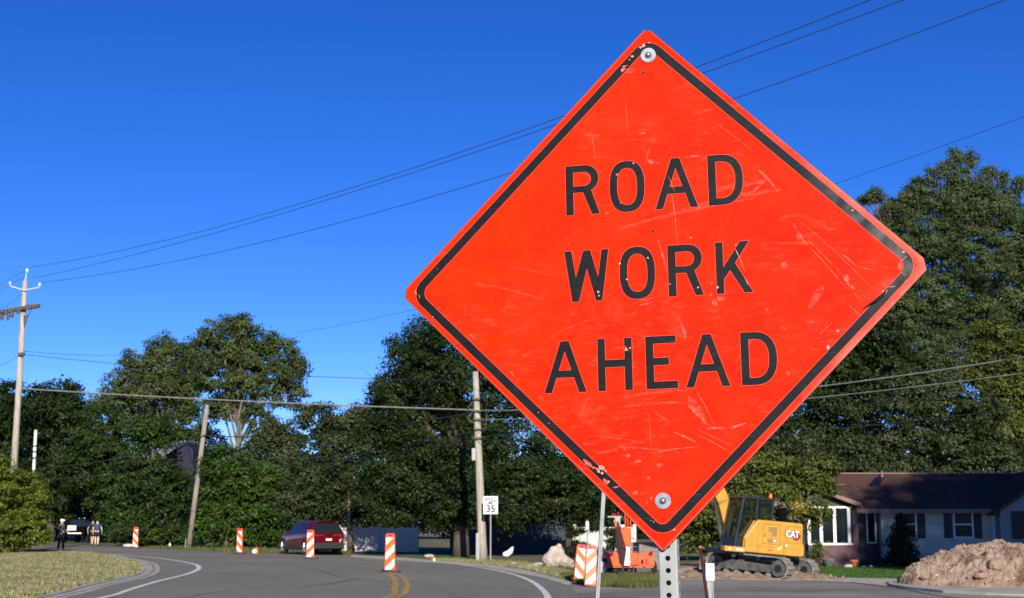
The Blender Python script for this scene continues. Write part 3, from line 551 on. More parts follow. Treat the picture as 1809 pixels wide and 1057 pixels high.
def diamond(a, r, k=8, cuts=None):
    """rounded diamond with half diagonal a, corner radius r"""
    pts = []
    for q, (cx_, cz_) in enumerate(((0, 1), (-1, 0), (0, -1), (1, 0))):
        rr = r[q] if isinstance(r, (list, tuple)) else r; dcen = a - rr * math.sqrt(2); base = math.atan2(cz_, cx_)
        for i in range(k + 1):
            t_ = base - math.pi / 4 + math.pi / 2 * i / k; pts.append((cx_ * dcen + rr * math.cos(t_), cz_ * dcen + rr * math.sin(t_)))
    return pts
def on(y): return lambda x, z: (x, y, z)
# sheet metal: thin plate with an outline that is slightly bent and clipped at the corners
out = [(.008, H_ - .010), (-.006, H_ - .007), (-H_ + .014, .012), (-H_ + .013, -.009), (-.003, -H_ + .002), (.003, -H_ + .003), (H_ - .012, -.011), (H_ - .016, .012)]
b = MB(); b.prism([(x, z) for x, z in out], 'y', .0006, .0085); pl = b.build('plate', M['black'], sign)
b = MB(); inner = [(x * .9975, z * .9975) for x, z in out]; b.flat([inner], fn=on(.0))
fs = [tuple(f)[::-1] for f in b.f]; b.f = fs
# hand placed scratches, in plate coordinates: start, end, width
def pix2plate(px, py):
    r = Vector(ray(px, py)); n = sign_rot.col[1]; C0 = Vector((0, 0, EYE)); k = (sign_loc - C0).dot(n) / r.dot(n); P = C0 + r * k - sign_loc
    return P.dot(sign_rot.col[0]), P.dot(sign_rot.col[2])
def streak(b, p0, p1, wd, y, jag=.25):
    if max(abs(p0[0]) + abs(p0[1]), abs(p1[0]) + abs(p1[1])) > .518: return
    (x0, z0), (x1, z1) = p0, p1; L_ = math.hypot(x1 - x0, z1 - z0) + 1e-6; nx, nz = -(z1 - z0) / L_, (x1 - x0) / L_; n = max(3, int(L_ / .008)); vs = []
    for i in range(n + 1):
        t = i / n; w_ = wd * math.sin(math.pi * min(.97, max(.03, t))) ** .5 * random.uniform(1 - jag, 1 + jag) / 2; bow = .02 * L_ * math.sin(t * 3)
        vs += [(x0 + (x1 - x0) * t + nx * (w_ + bow), y, z0 + (z1 - z0) * t + nz * (w_ + bow)), (x0 + (x1 - x0) * t + nx * (bow - w_), y, z0 + (z1 - z0) * t + nz * (bow - w_))]
    b.add(vs, [(2 * i, 2 * i + 1, 2 * i + 3, 2 * i + 2) for i in range(n)])
def blot(b, c, r, y, sx=1, sz=1):
    if abs(c[0]) + abs(c[1]) > .52: return
    n = 11; a0 = random.uniform(0, 6); b.add([(c[0] + math.cos(a0 + 2 * math.pi * i / n) * r * sx * random.uniform(.45, 1.2), y, c[1] + math.sin(a0 + 2 * math.pi * i / n) * r * sz * random.uniform(.45, 1.2)) for i in range(n)], [tuple(range(n))])
b.cur = 1; ys = -.00025
for p0, p1, wd in (((1138, 262), (1150, 300), .0012), ((1208, 279), (1236, 275), .0030), ((1140, 290), (1148, 262), .0016), ((1150, 285), (1165, 290), .0035), ((1180, 305), (1198, 455), .0013), ((1163, 428), (1178, 480), .0042), ((1300, 440), (1316, 482), .0030),
                   ((1340, 300), (1368, 330), .0055), ((1338, 325), (1358, 316), .0035), ((1330, 340), (1350, 321), .0030), ((1360, 322), (1378, 345), .0022), ((1408, 408), (1422, 430), .0040), ((1400, 395), (1412, 412), .0018), ((1418, 425), (1490, 505), .0016), ((1424, 422), (1498, 498), .0012),
                   ((1490, 488), (1500, 505), .0060), ((1496, 500), (1510, 512), .0045), ((1508, 518), (1522, 530), .0022), ((1500, 540), (1522, 560), .0022), ((1486, 448), (1512, 470), .0035), ((1512, 470), (1545, 480), .0016), ((1203, 572), (1212, 598), .0060), ((1197, 558), (1203, 572), .0016),
                   ((1352, 543), (1358, 553), .0022), ((1380, 576), (1388, 583), .0032), ((1215, 715), (1245, 745), .0080), ((1238, 745), (1268, 760), .0016), ((1160, 712), (1215, 712), .0014), ((1230, 690), (1262, 752), .0016), ((1248, 757), (1282, 757), .0050), ((1290, 757), (1318, 748), .0045),
                   ((1186, 762), (1230, 782), .0034), ((1152, 800), (1235, 790), .0022), ((1098, 786), (1110, 806), .0020), ((1085, 793), (1090, 800), .0018), ((1090, 868), (1102, 866), .0022), ((1040, 770), (1140, 783), .0011), ((1145, 730), (1150, 790), .0014), ((1155, 728), (1180, 745), .0020), ((1215, 760), (1300, 806), .0013), ((1222, 755), (1312, 800), .0010),
                   ((1260, 215), (1330, 268), .0014), ((1205, 115), (1265, 180), .0010), ((1000, 420), (1020, 470), .0010), ((1040, 150), (1070, 220), .0010), ((1042, 225), (1052, 285), .0012), ((1100, 160), (1110, 240), .0009), ((980, 590), (1060, 560), .0010), ((1040, 700), (1010, 760), .0011), ((1448, 592), (1470, 570), .0016), ((1460, 640), (1490, 645), .0016), ((1300, 640), (1330, 600), .0013), ((1390, 655), (1396, 664), .0060),
                   ((1240, 130), (1280, 175), .0013), ((900, 470), (980, 490), .0009), ((840, 500), (960, 530), .0011), ((1400, 270), (1460, 345), .0016), ((1110, 540), (1160, 525), .0012), ((1128, 540), (1150, 536), .0030), ((1100, 250), (1140, 246), .0011)):
    streak(b, pix2plate(*p0), pix2plate(*p1), wd, ys)
for c, r, sx, sz in (((1072, 377), .0042, 1, 1), ((1345, 322), .007, 1.3, .8), ((1412, 418), .006, 1, 1.2), ((1262, 535), .008, 1, 1), ((1272, 528), .006, 1.5, .7), ((1256, 520), .004, 1, 1), ((1385, 468), .007, 1.2, .9), ((1110, 805), .0045, 1, 1), ((1126, 815), .006, 1.3, .8), ((1165, 822), .006, 1.2, .9),
                     ((1146, 845), .0045, 1, 1), ((1122, 871), .0055, 1.2, .9), ((1142, 888), .0045, .8, 1.2), ((1150, 880), .003, 1, 1), ((1440, 290), .004, 1, 1), ((1495, 492), .007, .9, 1), ((1135, 235), .006, 1.4, .6), ((1150, 286), .006, 1, 1), ((1164, 427), .0035, 1, 1), ((1220, 420), .003, 1, 1), ((1258, 500), .004, 1, 1), ((1590, 470), .006, 1, 1.5)):
    blot(b, pix2plate(*c), r, ys - .0001, sx, sz)
b.cur = 2
for p0, p1, wd in (((1205, 370), (1380, 335), .010), ((1090, 405), (1330, 352), .007), ((1250, 340), (1340, 322), .012), ((1430, 545), (1455, 505), .016), ((1110, 700), (1215, 690), .006), ((1090, 720), (1200, 712), .005), ((1215, 700), (1248, 748), .014), ((1400, 380), (1540, 510), .003), ((1120, 62), (1118, 92), .006), ((1104, 128), (1125, 122), .010), ((1075, 790), (1200, 800), .004), ((1480, 330), (1570, 400), .007)):
    streak(b, pix2plate(*p0), pix2plate(*p1), wd, ys + .0001)
for i in range(130):
    x, z = random.uniform(-.5, .5), random.uniform(-.5, .5)
    if abs(x) + abs(z) > .5: continue
    a = random.choice((.7, -.8, 1.4, .1)) + random.uniform(-.4, .4); l = random.uniform(.01, .07); streak(b, (x, z), (x + math.cos(a) * l, z + math.sin(a) * l), random.uniform(.0004, .0011), ys + .00005)
b.build('sheeting', [MO, M['scuff'], M['scuff_soft']], sign)
# black border
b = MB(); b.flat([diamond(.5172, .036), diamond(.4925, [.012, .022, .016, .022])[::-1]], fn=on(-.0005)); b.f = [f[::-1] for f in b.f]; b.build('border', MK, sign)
# letters (highway style), heights in mm
def sup(cx_, cz_, rx, rz, n=2.5, k=28, a0=0, a1=2 * math.pi, close=True):
    o = []
    for i in range(k if close else k + 1):
        t_ = a0 + (a1 - a0) * i / k; c, s_ = math.cos(t_), math.sin(t_); o.append((cx_ + rx * math.copysign(abs(c) ** (2 / n), c), cz_ + rz * math.copysign(abs(s_) ** (2 / n), s_)))
    return o
def arc(cx_, cz_, rx, rz, a0, a1, k=10): return [(cx_ + rx * math.cos(R_(a0 + (a1 - a0) * i / k)), cz_ + rz * math.sin(R_(a0 + (a1 - a0) * i / k))) for i in range(k + 1)]
GLY = {
    'R': [[(0, 0), (16, 0), (16, 47), (36, 47), (54, 0), (70.5, 0), (53, 52)] + arc(41, 76.5, 28, 28.5, -62, 90) + [(0, 105)], [(16, 61), (16, 90.5)] + arc(39, 75.8, 14, 14.8, 90, -90)],
    'O': [sup(36, 53, 36.2, 54), sup(36, 53, 20.5, 39)],
    'A': [[(0, 0), (15.8, 0), (25.6, 30.5), (61.4, 30.5), (71.2, 0), (87, 0), (52, 105), (35, 105)], [(30.8, 45.5), (43.5, 84), (56.2, 45.5)]],
    'D': [[(0, 0), (26, 0)] + sup(26, 52.5, 44, 52.5, 2.35, 20, -math.pi / 2, math.pi / 2, False)[1:] + [(0, 105)], [(16, 14.5), (16, 90.5), (27, 90.5)] + sup(27, 52.5, 27.5, 38, 2.35, 20, math.pi / 2, -math.pi / 2, False)[1:]],
    'W': [[(0, 106), (15, 0), (29, 0), (46.5, 68), (64, 0), (77, 0), (92, 106), (77.5, 106), (69.5, 50), (54, 106), (39.5, 106), (23.5, 50), (15, 106)]],
    'K': [[(0, 0), (15, 0), (15, 29), (28, 46.5), (54.5, 0), (72, 0), (38.5, 61.5), (68, 105), (49.5, 105), (15, 54), (15, 105), (0, 105)]],
    'H': [[(0, 0), (15.5, 0), (15.5, 47.5), (54.5, 47.5), (54.5, 0), (70, 0), (70, 106), (54.5, 106), (54.5, 62.5), (15.5, 62.5), (15.5, 106), (0, 106)]],
    'E': [[(0, 0), (63, 0), (63, 15), (16, 15), (16, 47.5), (46.5, 47.5), (46.5, 62.5), (16, 62.5), (16, 91), (61, 91), (61, 106), (0, 106)]]}
for word, z0, items in (('ROAD', .1452, (('R', -.1786), ('O', -.0868), ('A', .0058), ('D', .1142))), ('WORK', -.0362, (('W', -.1847), ('O', -.0710), ('R', .0272), ('K', .1230))), ('AHEAD', -.2208, (('A', -.2312), ('H', -.1205), ('E', -.0232), ('A', .0555), ('D', .1648)))):
    b = MB()
    for ch, x0 in items:
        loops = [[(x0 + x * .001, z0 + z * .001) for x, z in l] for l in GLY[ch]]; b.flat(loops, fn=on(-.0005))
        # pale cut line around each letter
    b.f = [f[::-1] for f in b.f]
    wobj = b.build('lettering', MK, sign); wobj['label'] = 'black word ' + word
# pale halo lines round the letters and border, part of the sheeting's wear: thin rims
b = MB()
def rim(loop, wd, y):
    n = len(loop); vs = []
    for i, (x, z) in enumerate(loop):
        px_, pz = loop[i - 1]; qx, qz = loop[(i + 1) % n]; a = Vector((x - px_, z - pz)).normalized(); c = Vector((qx - x, qz - z)).normalized(); t_ = (a + c); t_ = t_.normalized() if t_.length > .1 else a
        nn = Vector((-t_.y, t_.x)); k = 1 / max(.5, nn.dot(Vector((-a.y, a.x)))); vs += [(x + nn.x * wd * k, y, z + nn.y * wd * k), (x - nn.x * wd * k, y, z - nn.y * wd * k)]
    b.add(vs, [(2 * i, 2 * i + 1, (2 * i + 3) % (2 * n), (2 * i + 2) % (2 * n)) for i in range(n)])
for word, z0, items in (('ROAD', .1452, (('R', -.1786), ('O', -.0868), ('A', .0058), ('D', .1142))), ('WORK', -.0362, (('W', -.1847), ('O', -.0710), ('R', .0272), ('K', .1230))), ('AHEAD', -.2208, (('A', -.2312), ('H', -.1205), ('E', -.0232), ('A', .0555), ('D', .1648)))):
    for ch, x0 in items:
        for l in GLY[ch]: rim([(x0 + x * .001, z0 + z * .001) for x, z in l], .0007, -.0003)
rim(diamond(.5172, .036), .0007, -.0003); rim(diamond(.4925, [.012, .022, .016, .022]), .0007, -.0003)
b.build('cut_edge', M['cut_edge'], sign)
# chips through the black: pale spots and orange notches
b = MB(); yc = -.0008
for c, r in (((1062, 826), .0055), ((1058, 833), .0035), ((1036, 819), .004), ((1043, 822), .003), ((1075, 851), .003), ((1137, 81), .0045), ((1132, 84), .0035), ((1117, 100), .0032), ((1112, 106), .0018), ((1147, 76), .002), ((1100, 124), .0035), ((1103, 119), .003), ((1043, 170), .0018), ((1090, 309), .0022), ((1119, 289), .0018), ((1096, 359), .0015), ((1145, 456), .0025), ((1107, 494), .0022), ((1095, 466), .0022),
             ((1057, 516), .0028), ((1058, 523), .0022), ((1233, 508), .0022), ((1268, 508), .003), ((1106, 617), .0035), ((1113, 615), .002), ((1300, 433), .0015), ((1184, 502), .0016), ((1191, 936), .0028), ((1155, 922), .0014), ((1150, 920), .001), ((1463, 614), .0045), ((1480, 585), .003), ((1506, 372), .0025), ((1596, 446), .003), ((1345, 230), .0022), ((1320, 205), .002), ((951, 729), .0012), ((970, 748), .001), ((765, 560), .0015), ((773, 475), .001), ((1560, 515), .002)):
    blot(b, pix2plate(*c), r, yc)
for p0, p1, wd in (((1098, 118), (1110, 116), .0012), ((1097, 126), (1108, 122), .0012), ((1141, 940), (1150, 930), .0008), ((1190, 930), (1200, 941), .0006), ((1592, 462), (1603, 452), .0011), ((1591, 480), (1601, 488), .0007), ((1300, 793), (1316, 806), .0011), ((1304, 790), (1319, 803), .0009), ((735, 502), (745, 508), .0010), ((740, 520), (742, 528), .0009), ((733, 512), (736, 522), .0014), ((1299, 440), (1306, 456), .0012), ((1316, 492), (1322, 504), .0010), ((1180, 310), (1192, 340), .0006), ((1568, 512), (1560, 524), .0016), ((1464, 608), (1462, 620), .0014), ((1570, 508), (1582, 506), .0010),
                   ((830, 590), (838, 598), .0008), ((900, 655), (908, 664), .0007)):
    streak(b, pix2plate(*p0), pix2plate(*p1), wd, yc - .0001)
b.cur = 1
for p0, p1, wd in (((1031, 812), (1046, 826), .0065), ((1046, 824), (1060, 832), .0035), ((1098, 128), (1104, 119), .006), ((1066, 846), (1074, 856), .0045), ((1083, 862), (1094, 860), .002), ((1104, 612), (1110, 620), .003), ((1094, 310), (1088, 308), .003), ((1148, 936), (1143, 940), .0018)):
    streak(b, pix2plate(*p0), pix2plate(*p1), wd, yc - .0002, .6)
b.cur = 0
for c, r in ((1066, 828), .0042), ((1064, 836), .0032), ((1070, 832), .003), ((1056, 830), .002), ((1048, 827), .0018): blot(b, pix2plate(*c), r, yc - .0003)
b.f = [f[::-1] for f in b.f]; b.build('chips', [M['chip'], M['cut_edge']], sign)
# lifted strip of tape on the lower right border, small drilled holes
b = MB(); p = [pix2plate(*q) for q in ((1520, 548), (1545, 530), (1557, 520), (1568, 510), (1563, 522), (1548, 534))]
b.add([(x, -.0025 - .001 * i, z) for i, (x, z) in enumerate(p)], [tuple(range(6))]); b.build('peeling_tape', M['black'], sign)
for q in ((1137, 129), (1153, 408)):
    b = MB(); x, z = pix2plate(*q); b.add([(x + math.cos(k * math.pi / 5) * .0035, -.0006, z + math.sin(k * math.pi / 5) * .0035) for k in range(10)], [tuple(range(10))[::-1]])
    b.build('drilled_hole', M['black'], sign)
# bolts with washers
for q in ((1145.5, 98), (1171.5, 885)):
    x, z = pix2plate(*q); b = MB()
    def ring(r0, r1, y0, y1, n=32):
        vs = []; 
        for k in range(n):
            a = 2 * math.pi * k / n; vs += [(x + math.cos(a) * r1, y0, z + math.sin(a) * r1), (x + math.cos(a) * r1, y1, z + math.sin(a) * r1), (x + math.cos(a) * r0, y1, z + math.sin(a) * r0)]
        b.add(vs, [(3 * k, 3 * ((k + 1) % n), 3 * ((k + 1) % n) + 1, 3 * k + 1) for k in range(n)] + [(3 * k + 1, 3 * ((k + 1) % n) + 1, 3 * ((k + 1) % n) + 2, 3 * k + 2) for k in range(n)])
    ring(.0035, .0155, -.0006, -.0022); wsh = b.build('washer', M['steel'], sign); b = MB(); b.tube([(x, -.002, z), (x, -.0045, z)], [.0066, .0062], 24); ob = b.build('bolt', M['dark_steel'], sign)
    b = MB(); b.ball((x, -.0045, z), .0047, 3, (1, .75, 1)); b.build('bolt_head', M['steel'], ob, True)

# perforated post
def perforated_post(root, z0, z1, half, pitch, hr, m, x_off=0.0, y_off=0.0, zph=0.0):
    n = 12; b = MB(); zs = z0
    def cell(face, zc, hgt, hole):
        def P3(u, z, d=0.0):  # u across the face, d inward
            h = half - d
            return {0: (x_off + u, y_off - h, z), 1: (x_off + h, y_off + u, z), 2: (x_off - u, y_off + h, z), 3: (x_off - h, y_off - u, z)}[face]
        w_ = half - .003
        if not hole: b.add([P3(-w_, zc - hgt / 2), P3(w_, zc - hgt / 2), P3(w_, zc + hgt / 2), P3(-w_, zc + hgt / 2)], [(0, 1, 2, 3)]); return
        sq = []; ci = []; ci2 = []
        for k in range(n):
            a = 2 * math.pi * (k + .5) / n; c, s_ = math.cos(a), math.sin(a); mm = max(abs(c), abs(s_)); sq.append(P3(w_ * c / mm, zc + hgt / 2 * s_ / mm)); ci.append(P3(hr * c, zc + hr * s_)); ci2.append(P3(hr * c, zc + hr * s_, .0025))
        # exact corners
        b.add(sq + ci + ci2, [(k, (k + 1) % n, n + (k + 1) % n, n + k) for k in range(n)] + [(n + k, n + (k + 1) % n, 2 * n + (k + 1) % n, 2 * n + k) for k in range(n)])
        for k in range(n):
            a0, a1 = 2 * math.pi * (k + .5) / n, 2 * math.pi * (k + 1.5) / n
            for ca in (math.pi / 4, 3 * math.pi / 4, 5 * math.pi / 4, 7 * math.pi / 4):
                if a0 < ca < a1: cc = P3(math.copysign(w_, math.cos(ca)), zc + math.copysign(hgt / 2, math.sin(ca))); b.add([sq[k], cc, sq[(k + 1) % n]], [(0, 1, 2)])
    z = z0 + pitch / 2
    while z < z1:
        for fc in range(4): cell(fc, z, pitch, fc != 2)
        z += pitch
    # rounded corners
    for sx in (-1, 1):
        for sy in (-1, 1):
            vs = []
            for zz in (z0, z):
                for k in range(4):
                    a = math.pi / 2 * k / 3; vs.append((x_off + sx * (half - .003 + .003 * math.cos(a)), y_off + sy * (half - .003 + .003 * math.sin(a)), zz - (pitch / 2 if zz == z else 0)))
            fs = [(k, k + 1, 4 + k + 1, 4 + k) for k in range(3)]
            b.add(vs, fs if sx * sy > 0 else [f[::-1] for f in fs])
    return b.build('post', m, root)
ztop = .50; pitch_s = .0235
zh = pix2plate(1178.8, 986.5)[1]
zb = zh - pitch_s / 2 - pitch_s * 69
perforated_post(sign, zb, ztop, .0187, pitch_s, .0052, M['galv'], .0068, .0218 + .006)
for q in ((1145.5, 98), (1171.5, 885)): b = MB(); x, z = pix2plate(*q); b.tube([(x, .0086, z), (x, .0098, z)], .009, 12); b.build('spacer', M['steel'], sign)

# second perforated post in the verge, leaning
pp = empty('sign_post', (at(1051.5, 1057, 17.0).x, 17, 0), 0, 'bare perforated galvanized sign post beside the stacked panels, leaning right', 'post')
pp.rotation_euler = (0, math.atan((1065.5 - 1053.5) / (1057 - 875)) + .004, R_(8))
perforated_post(pp, -.1, 2.7, .0222, .0254, .0056, M['galv'])
pp.location.x = at(1053, 1057, 17.0).x - .6 * .066

# ------------------------------------------------------------------ channelizer panels
def stripe_panel(mir=False):
    root = empty('vertical_panel')
    b = MB()
    # tapered plastic frame with a grip hole at the top
    def wz(z): return .175 - .02 * z / 1.25
    outl = [(-wz(.04), .04), (wz(.04), .04), (wz(1.2), 1.18), (wz(1.2) - .03, 1.25), (-wz(1.2) + .03, 1.25), (-wz(1.2), 1.18)]
    hole = [(-.06, 1.17), (-.06, 1.205), (.06, 1.205), (.06, 1.17)]
    for y, fl in ((-.035, True), (.035, False)):
        k = len(b.f); b.flat([outl, hole], fn=on(y))
        if fl: b.f[k:] = [f[::-1] for f in b.f[k:]]
    n = len(outl); b.add([(x, -.035, z) for x, z in outl] + [(x, .035, z) for x, z in outl], [(i, (i + 1) % n, n + (i + 1) % n, n + i) for i in range(n)])
    b.add([(x, -.035, z) for x, z in hole] + [(x, .035, z) for x, z in hole], [(i, (i + 1) % 4, 4 + (i + 1) % 4, 4 + i) for i in range(4)])
    b.build('frame', M['orange_pl'], root)
    # sheeting with diagonal stripes on both faces
    b = MB(); zlo, zhi = .09, 1.12; s_ = -1 if mir else 1
    def clip(poly, f):   # Sutherland-Hodgman by half plane f(p) >= 0
        o = []
        for i in range(len(poly)):
            p, q = poly[i - 1], poly[i]; a, c = f(p), f(q)
            if a * c < 0: t_ = a / (a - c); o.append((p[0] + (q[0] - p[0]) * t_, p[1] + (q[1] - p[1]) * t_))
            if c >= 0: o.append(q)
        return o
    quad = [(-wz(zlo) + .022, zlo), (wz(zlo) - .022, zlo), (wz(zhi) - .022, zhi), (-wz(zhi) + .022, zhi)]
    for k in range(-2, 7):
        z0 = zlo - .02 + k * .235
        pc = clip(clip(quad, lambda p: (p[1] - s_ * p[0]) - z0), lambda p: z0 + .235 - (p[1] - s_ * p[0]))
        if len(pc) < 3: continue
        b.cur = k % 2
        b.add([(x, -.037, z) for x, z in pc], [tuple(range(len(pc)))]); b.add([(x, .037, z) for x, z in pc], [tuple(range(len(pc)))[::-1]])
    b.build('striped_sheeting', [M['sheet_white'], M['sheet_orange']], root)
    b = MB(); b.box(-.33, .33, -.19, .19, 0, .045, .012); b.box(-.16, .16, -.09, .09, .045, .085, .01); b.build('rubber_base', M['rubber'], root)
    return root
PG = 'orange and white striped channelizer panels'
pA = stripe_panel(); pB = stripe_panel(True)
spots = [(pA, 689, 1012, -8, 'striped panel standing alone on the yellow centre line, nearest of those on the road'), (None, 548, 988, -4, 'striped panel standing in front of the rear corner of the red car'),
         (pB, 423, 979, -25, 'striped panel between the leaning pole and the red car'), (None, 239, 969.5, -10, 'farthest striped panel, left of the leaning wooden pole')]
for i, (o, px, py, rz, lab) in enumerate(spots):
    if o is None: o = copy_tree(pA if i == 1 else pB)
    g = ground(px, py); o.location = (g.x, g.y, .01); o.rotation_euler.z = R_(rz); tag(o, lab, 'traffic panel', PG)
# the two put away on the verge: leaning, without their rubber feet on the road
def lay(o, px, py, rot, sc, lab):
    g = ground(px, py); o.location = (g.x, g.y, .0); o.rotation_euler = rot; o.scale = (sc, sc, sc); tag(o, lab, 'traffic panel', PG)
    for c in [x for x in bpy.data.objects if x.parent == o and x.name.startswith('rubber_base')]: bpy.data.objects.remove(c)
q1 = copy_tree(pB); lay(q1, 1022, 1028.5, (R_(-14), R_(9), R_(12)), .84, 'striped panel leaning behind another on the verge, left one of the stacked pair')
q2 = copy_tree(pA); lay(q2, 1042.5, 1037.5, (R_(-12), R_(5), R_(8)), .86, 'striped panel leaning on the verge, front right one of the stacked pair')

# ------------------------------------------------------------------ poles
def tubez(b, p0, p1, r0, r1, n=14): b.tube([p0, Vector(p0).lerp(Vector(p1), .5), p1], [r0, (r0 + r1) / 2, r1], n)
Y1 = 75.0
base1 = at(22.5, 870, Y1); p_base = Vector((at(19, HOR, Y1).x, Y1, 0)); top1 = at(44.5, 497, Y1)
up_ = empty('utility_pole', p_base, 0, 'tall pale wooden utility pole with crossarm rising from the bush at the far left', 'utility pole', 'wooden utility poles')
def L1(v): return Vector(v) - p_base
b = MB(); tubez(b, (0, 0, -.2), L1(top1), .2, .13); b.build('pole', M['wood_pale'], up_, True)
b = MB(); a0, a1 = L1(at(-30, 557, Y1 - .2)), L1(at(70, 540, Y1 - .3)); b.tube([a0, a1], .12, 6); c0 = L1(at(42, 575, Y1 - .25)); b.tube([c0, L1(at(56, 545, Y1 - .28))], .025, 5); b.build('crossarm', M['bark'], up_)
for q in ((10, 552, .12), (20, 556, .13), (3, 560, .10), (32, 550, .09), (48, 543, .1), (14, 562, .07)): b = MB(); p = L1(at(q[0], q[1], Y1 - .35)); b.tube([p - Vector((0, 0, .14)), p + Vector((0, 0, .14))], q[2], 8); b.build('switch_gear', M['dark_steel'], up_)
b = MB(); b.tube([L1(at(44.5, 497, Y1)), L1(at(47, 482, Y1))], .035, 6); b.tube([L1(at(43, 513, Y1 - .2)), L1(at(19, 506, Y1 - .3))], .03, 6); b.tube([L1(at(43, 513, Y1 - .2)), L1(at(69, 508, Y1 - .3))], .03, 6); b.build('bracket', M['ceramic'], up_)
for q in ((48, 478), (18, 501), (70, 503)):
    p = L1(at(q[0], q[1], Y1 - .2)); b = MB(); b.tube([p - Vector((0, 0, .12)), p, p + Vector((0, 0, .1))], [.05, .09, .05], 8); b.build('insulator', M['ceramic'], up_)
b = MB(); p = L1(at(38, 626, Y1 - .2)); b.box(p.x - .16, p.x + .16, p.y - .1, p.y + .1, p.z - .08, p.z + .08, .02); b.tube([L1(at(30, 618, Y1)), L1(at(48, 622, Y1))], .02, 5); p = L1(at(45, 563, Y1 - .22)); b.tube([p - Vector((0, 0, .25)), p + Vector((0, 0, .2))], .09, 8); b.build('hardware', M['dark_steel'], up_)

Y2 = ground(333, 970).y; b2 = Vector((ground(333, 970).x, Y2, 0)); t2 = at(366, 716, Y2)
o2 = empty('utility_pole', b2, 0, 'short wooden utility pole leaning right in front of the trees, left of the red car', 'utility pole', 'wooden utility poles')
b = MB(); tubez(b, (0, 0, -.2), t2 - b2, .17, .13); b.build('pole', M['wood'], o2, True)
b = MB()
for yy in (770, 812, 834): p = at(366 - (yy - 716) * .128, yy, Y2) - b2; b.box(p.x - .16, p.x + .16, -.2, -.1, p.z - .06, p.z + .06, .02)
b.build('clamp', M['dark_steel'], o2)
g = ground(327, 969.5); b = MB(); b.tube([(0, 0, 0), (.06, 0, .85)], .035, 6)
tag(b.build('guard_post', M['wood']), 'thin grey post just left of the foot of the leaning pole', 'post'); bpy.data.objects['guard_post'].location = g

Y3 = ground(852, 991).y; b3 = Vector((ground(853, 991).x, Y3, 0)); t3 = at(840, 657, Y3)
o3 = empty('utility_pole', b3, 0, 'weathered wooden utility pole carrying cables right beside the speed limit sign', 'utility pole', 'wooden utility poles')
b = MB(); b.tube([(0, 0, -.2), (t3 - b3) * .12, (t3 - b3) * .5, t3 - b3], [.23, .185, .155, .12], 14); b.build('pole', M['wood_pale'], o3, True)
b = MB()
for yy in (706, 727, 742, 759, 775): p = at(840 + (yy - 657) * .036, yy, Y3) - b3; b.box(p.x - .16, p.x + .16, -.22, -.1, p.z - .04, p.z + .04, .015)
for a_, c_ in (((839, 707), (826, 721)), ((846, 758), (862, 758)), ((836, 728), (824, 738)), ((824, 738), (837, 748)), ((838, 774), (855, 772)), ((858, 758), (860, 735))): b.tube([at(*a_, Y3 - .15) - b3, at(*c_, Y3 - .2) - b3], .02, 5)
b.build('hardware', M['dark_steel'], o3)
b = MB(); p = at(837, 803, Y3 - .2) - b3; b.box(p.x - .09, p.x + .09, p.y - .08, p.y + .08, p.z - .26, p.z + .26, .02); b.build('junction_box', M['galv'], o3)
b = MB(); p = at(845, 942, Y3 - .2) - b3; b.box(p.x - .1, p.x + .05, p.y + .0, p.y + .05, .0, p.z, .01); b.build('conduit', M['galv'], o3)
b = MB(); 
for yy in (945, 950): p = at(850.5, yy, Y3) - b3; b.tube([p - Vector((0, 0, .02)), p + Vector((0, 0, .02))], .205, 14)
b.build('metal_band', M['galv'], o3)
# pale reflective mast behind the bush
b = MB(); Yp = 79
g0 = Vector((at(55, HOR, Yp).x, Yp, 0)); ez = [at(55, yy, Yp).z for yy in (830, 812, 808, 800, 797, 790, 787, 760)]
b.tube([(0, 0, 0), (0, 0, ez[-1])], .06, 8); w_ = b.build('mast', M['wood'])
mroot = empty('marker_mast', g0, 0, 'thin mast with white bands sticking out of the trees right of the tall pole', 'mast'); w_.parent = mroot
b = MB()
for i in (0, 2, 4, 6): b.tube([(0, 0, ez[i]), (0, 0, ez[i + 1])], .085, 8)
b.build('white_band', M['white'], mroot)

# ------------------------------------------------------------------ cables
def wire(name, label, pa, pb, obs, r, m, group, n=28):
    """plan line from pa to pb (x, y); height fitted through the observed pixels (quadratic sag)"""
    pa, pb = Vector(pa), Vector(pb); d = pb - pa; T = []; Z = []
    for px, py in obs:
        rr = ray(px, py); # solve pa + t d on ray azimuth
        A = np.array([[d.x, -rr[0]], [d.y, -rr[1]]]); t_, s_ = np.linalg.solve(A, np.array([-pa.x, -pa.y])); T.append(t_); Z.append(EYE + rr[2] * s_)
    deg = min(2, len(T) - 1); c = np.polyfit(T, Z, deg); b = MB()
    pts = [(pa.x + d.x * t_, pa.y + d.y * t_, float(np.polyval(c, t_))) for t_ in np.linspace(0, 1, n)]
    b.tube(pts, r, 5); return tag(b.build(name, m), label, 'cable', group)
CG = 'overhead cables'
TL = (at(46, 500, Y1).x, Y1)
NE = (24.0, 15.0)
wire('power_line', 'uppermost thin line from the top pin of the tall left pole', (TL[0] + .1, TL[1]), (NE[0], NE[1]), [(50, 474), (340, 410), (520, 362), (700, 309), (980, 215), (1235, 117), (1380, 62), (1530, 0)], .012, M['cable'], CG)
wire('power_line', 'thin line just below the uppermost one, crossing it left of the big sign', (TL[0] + .4, TL[1]), (NE[0] + 1.6, NE[1]), [(60, 491), (340, 423), (520, 374), (700, 313), (975, 220), (1245, 128), (1420, 66), (1600, 0)], .012, M['cable'], CG)
wire('power_line', 'third line, from the tall left pole to the top right corner of the photo', (TL[0] + .9, TL[1] - .3), (NE[0] + 4, NE[1] + 1), [(72, 499), (340, 456), (600, 396), (905, 302), (1300, 172), (1540, 88), (1780, 0)], .012, M['cable'], CG)
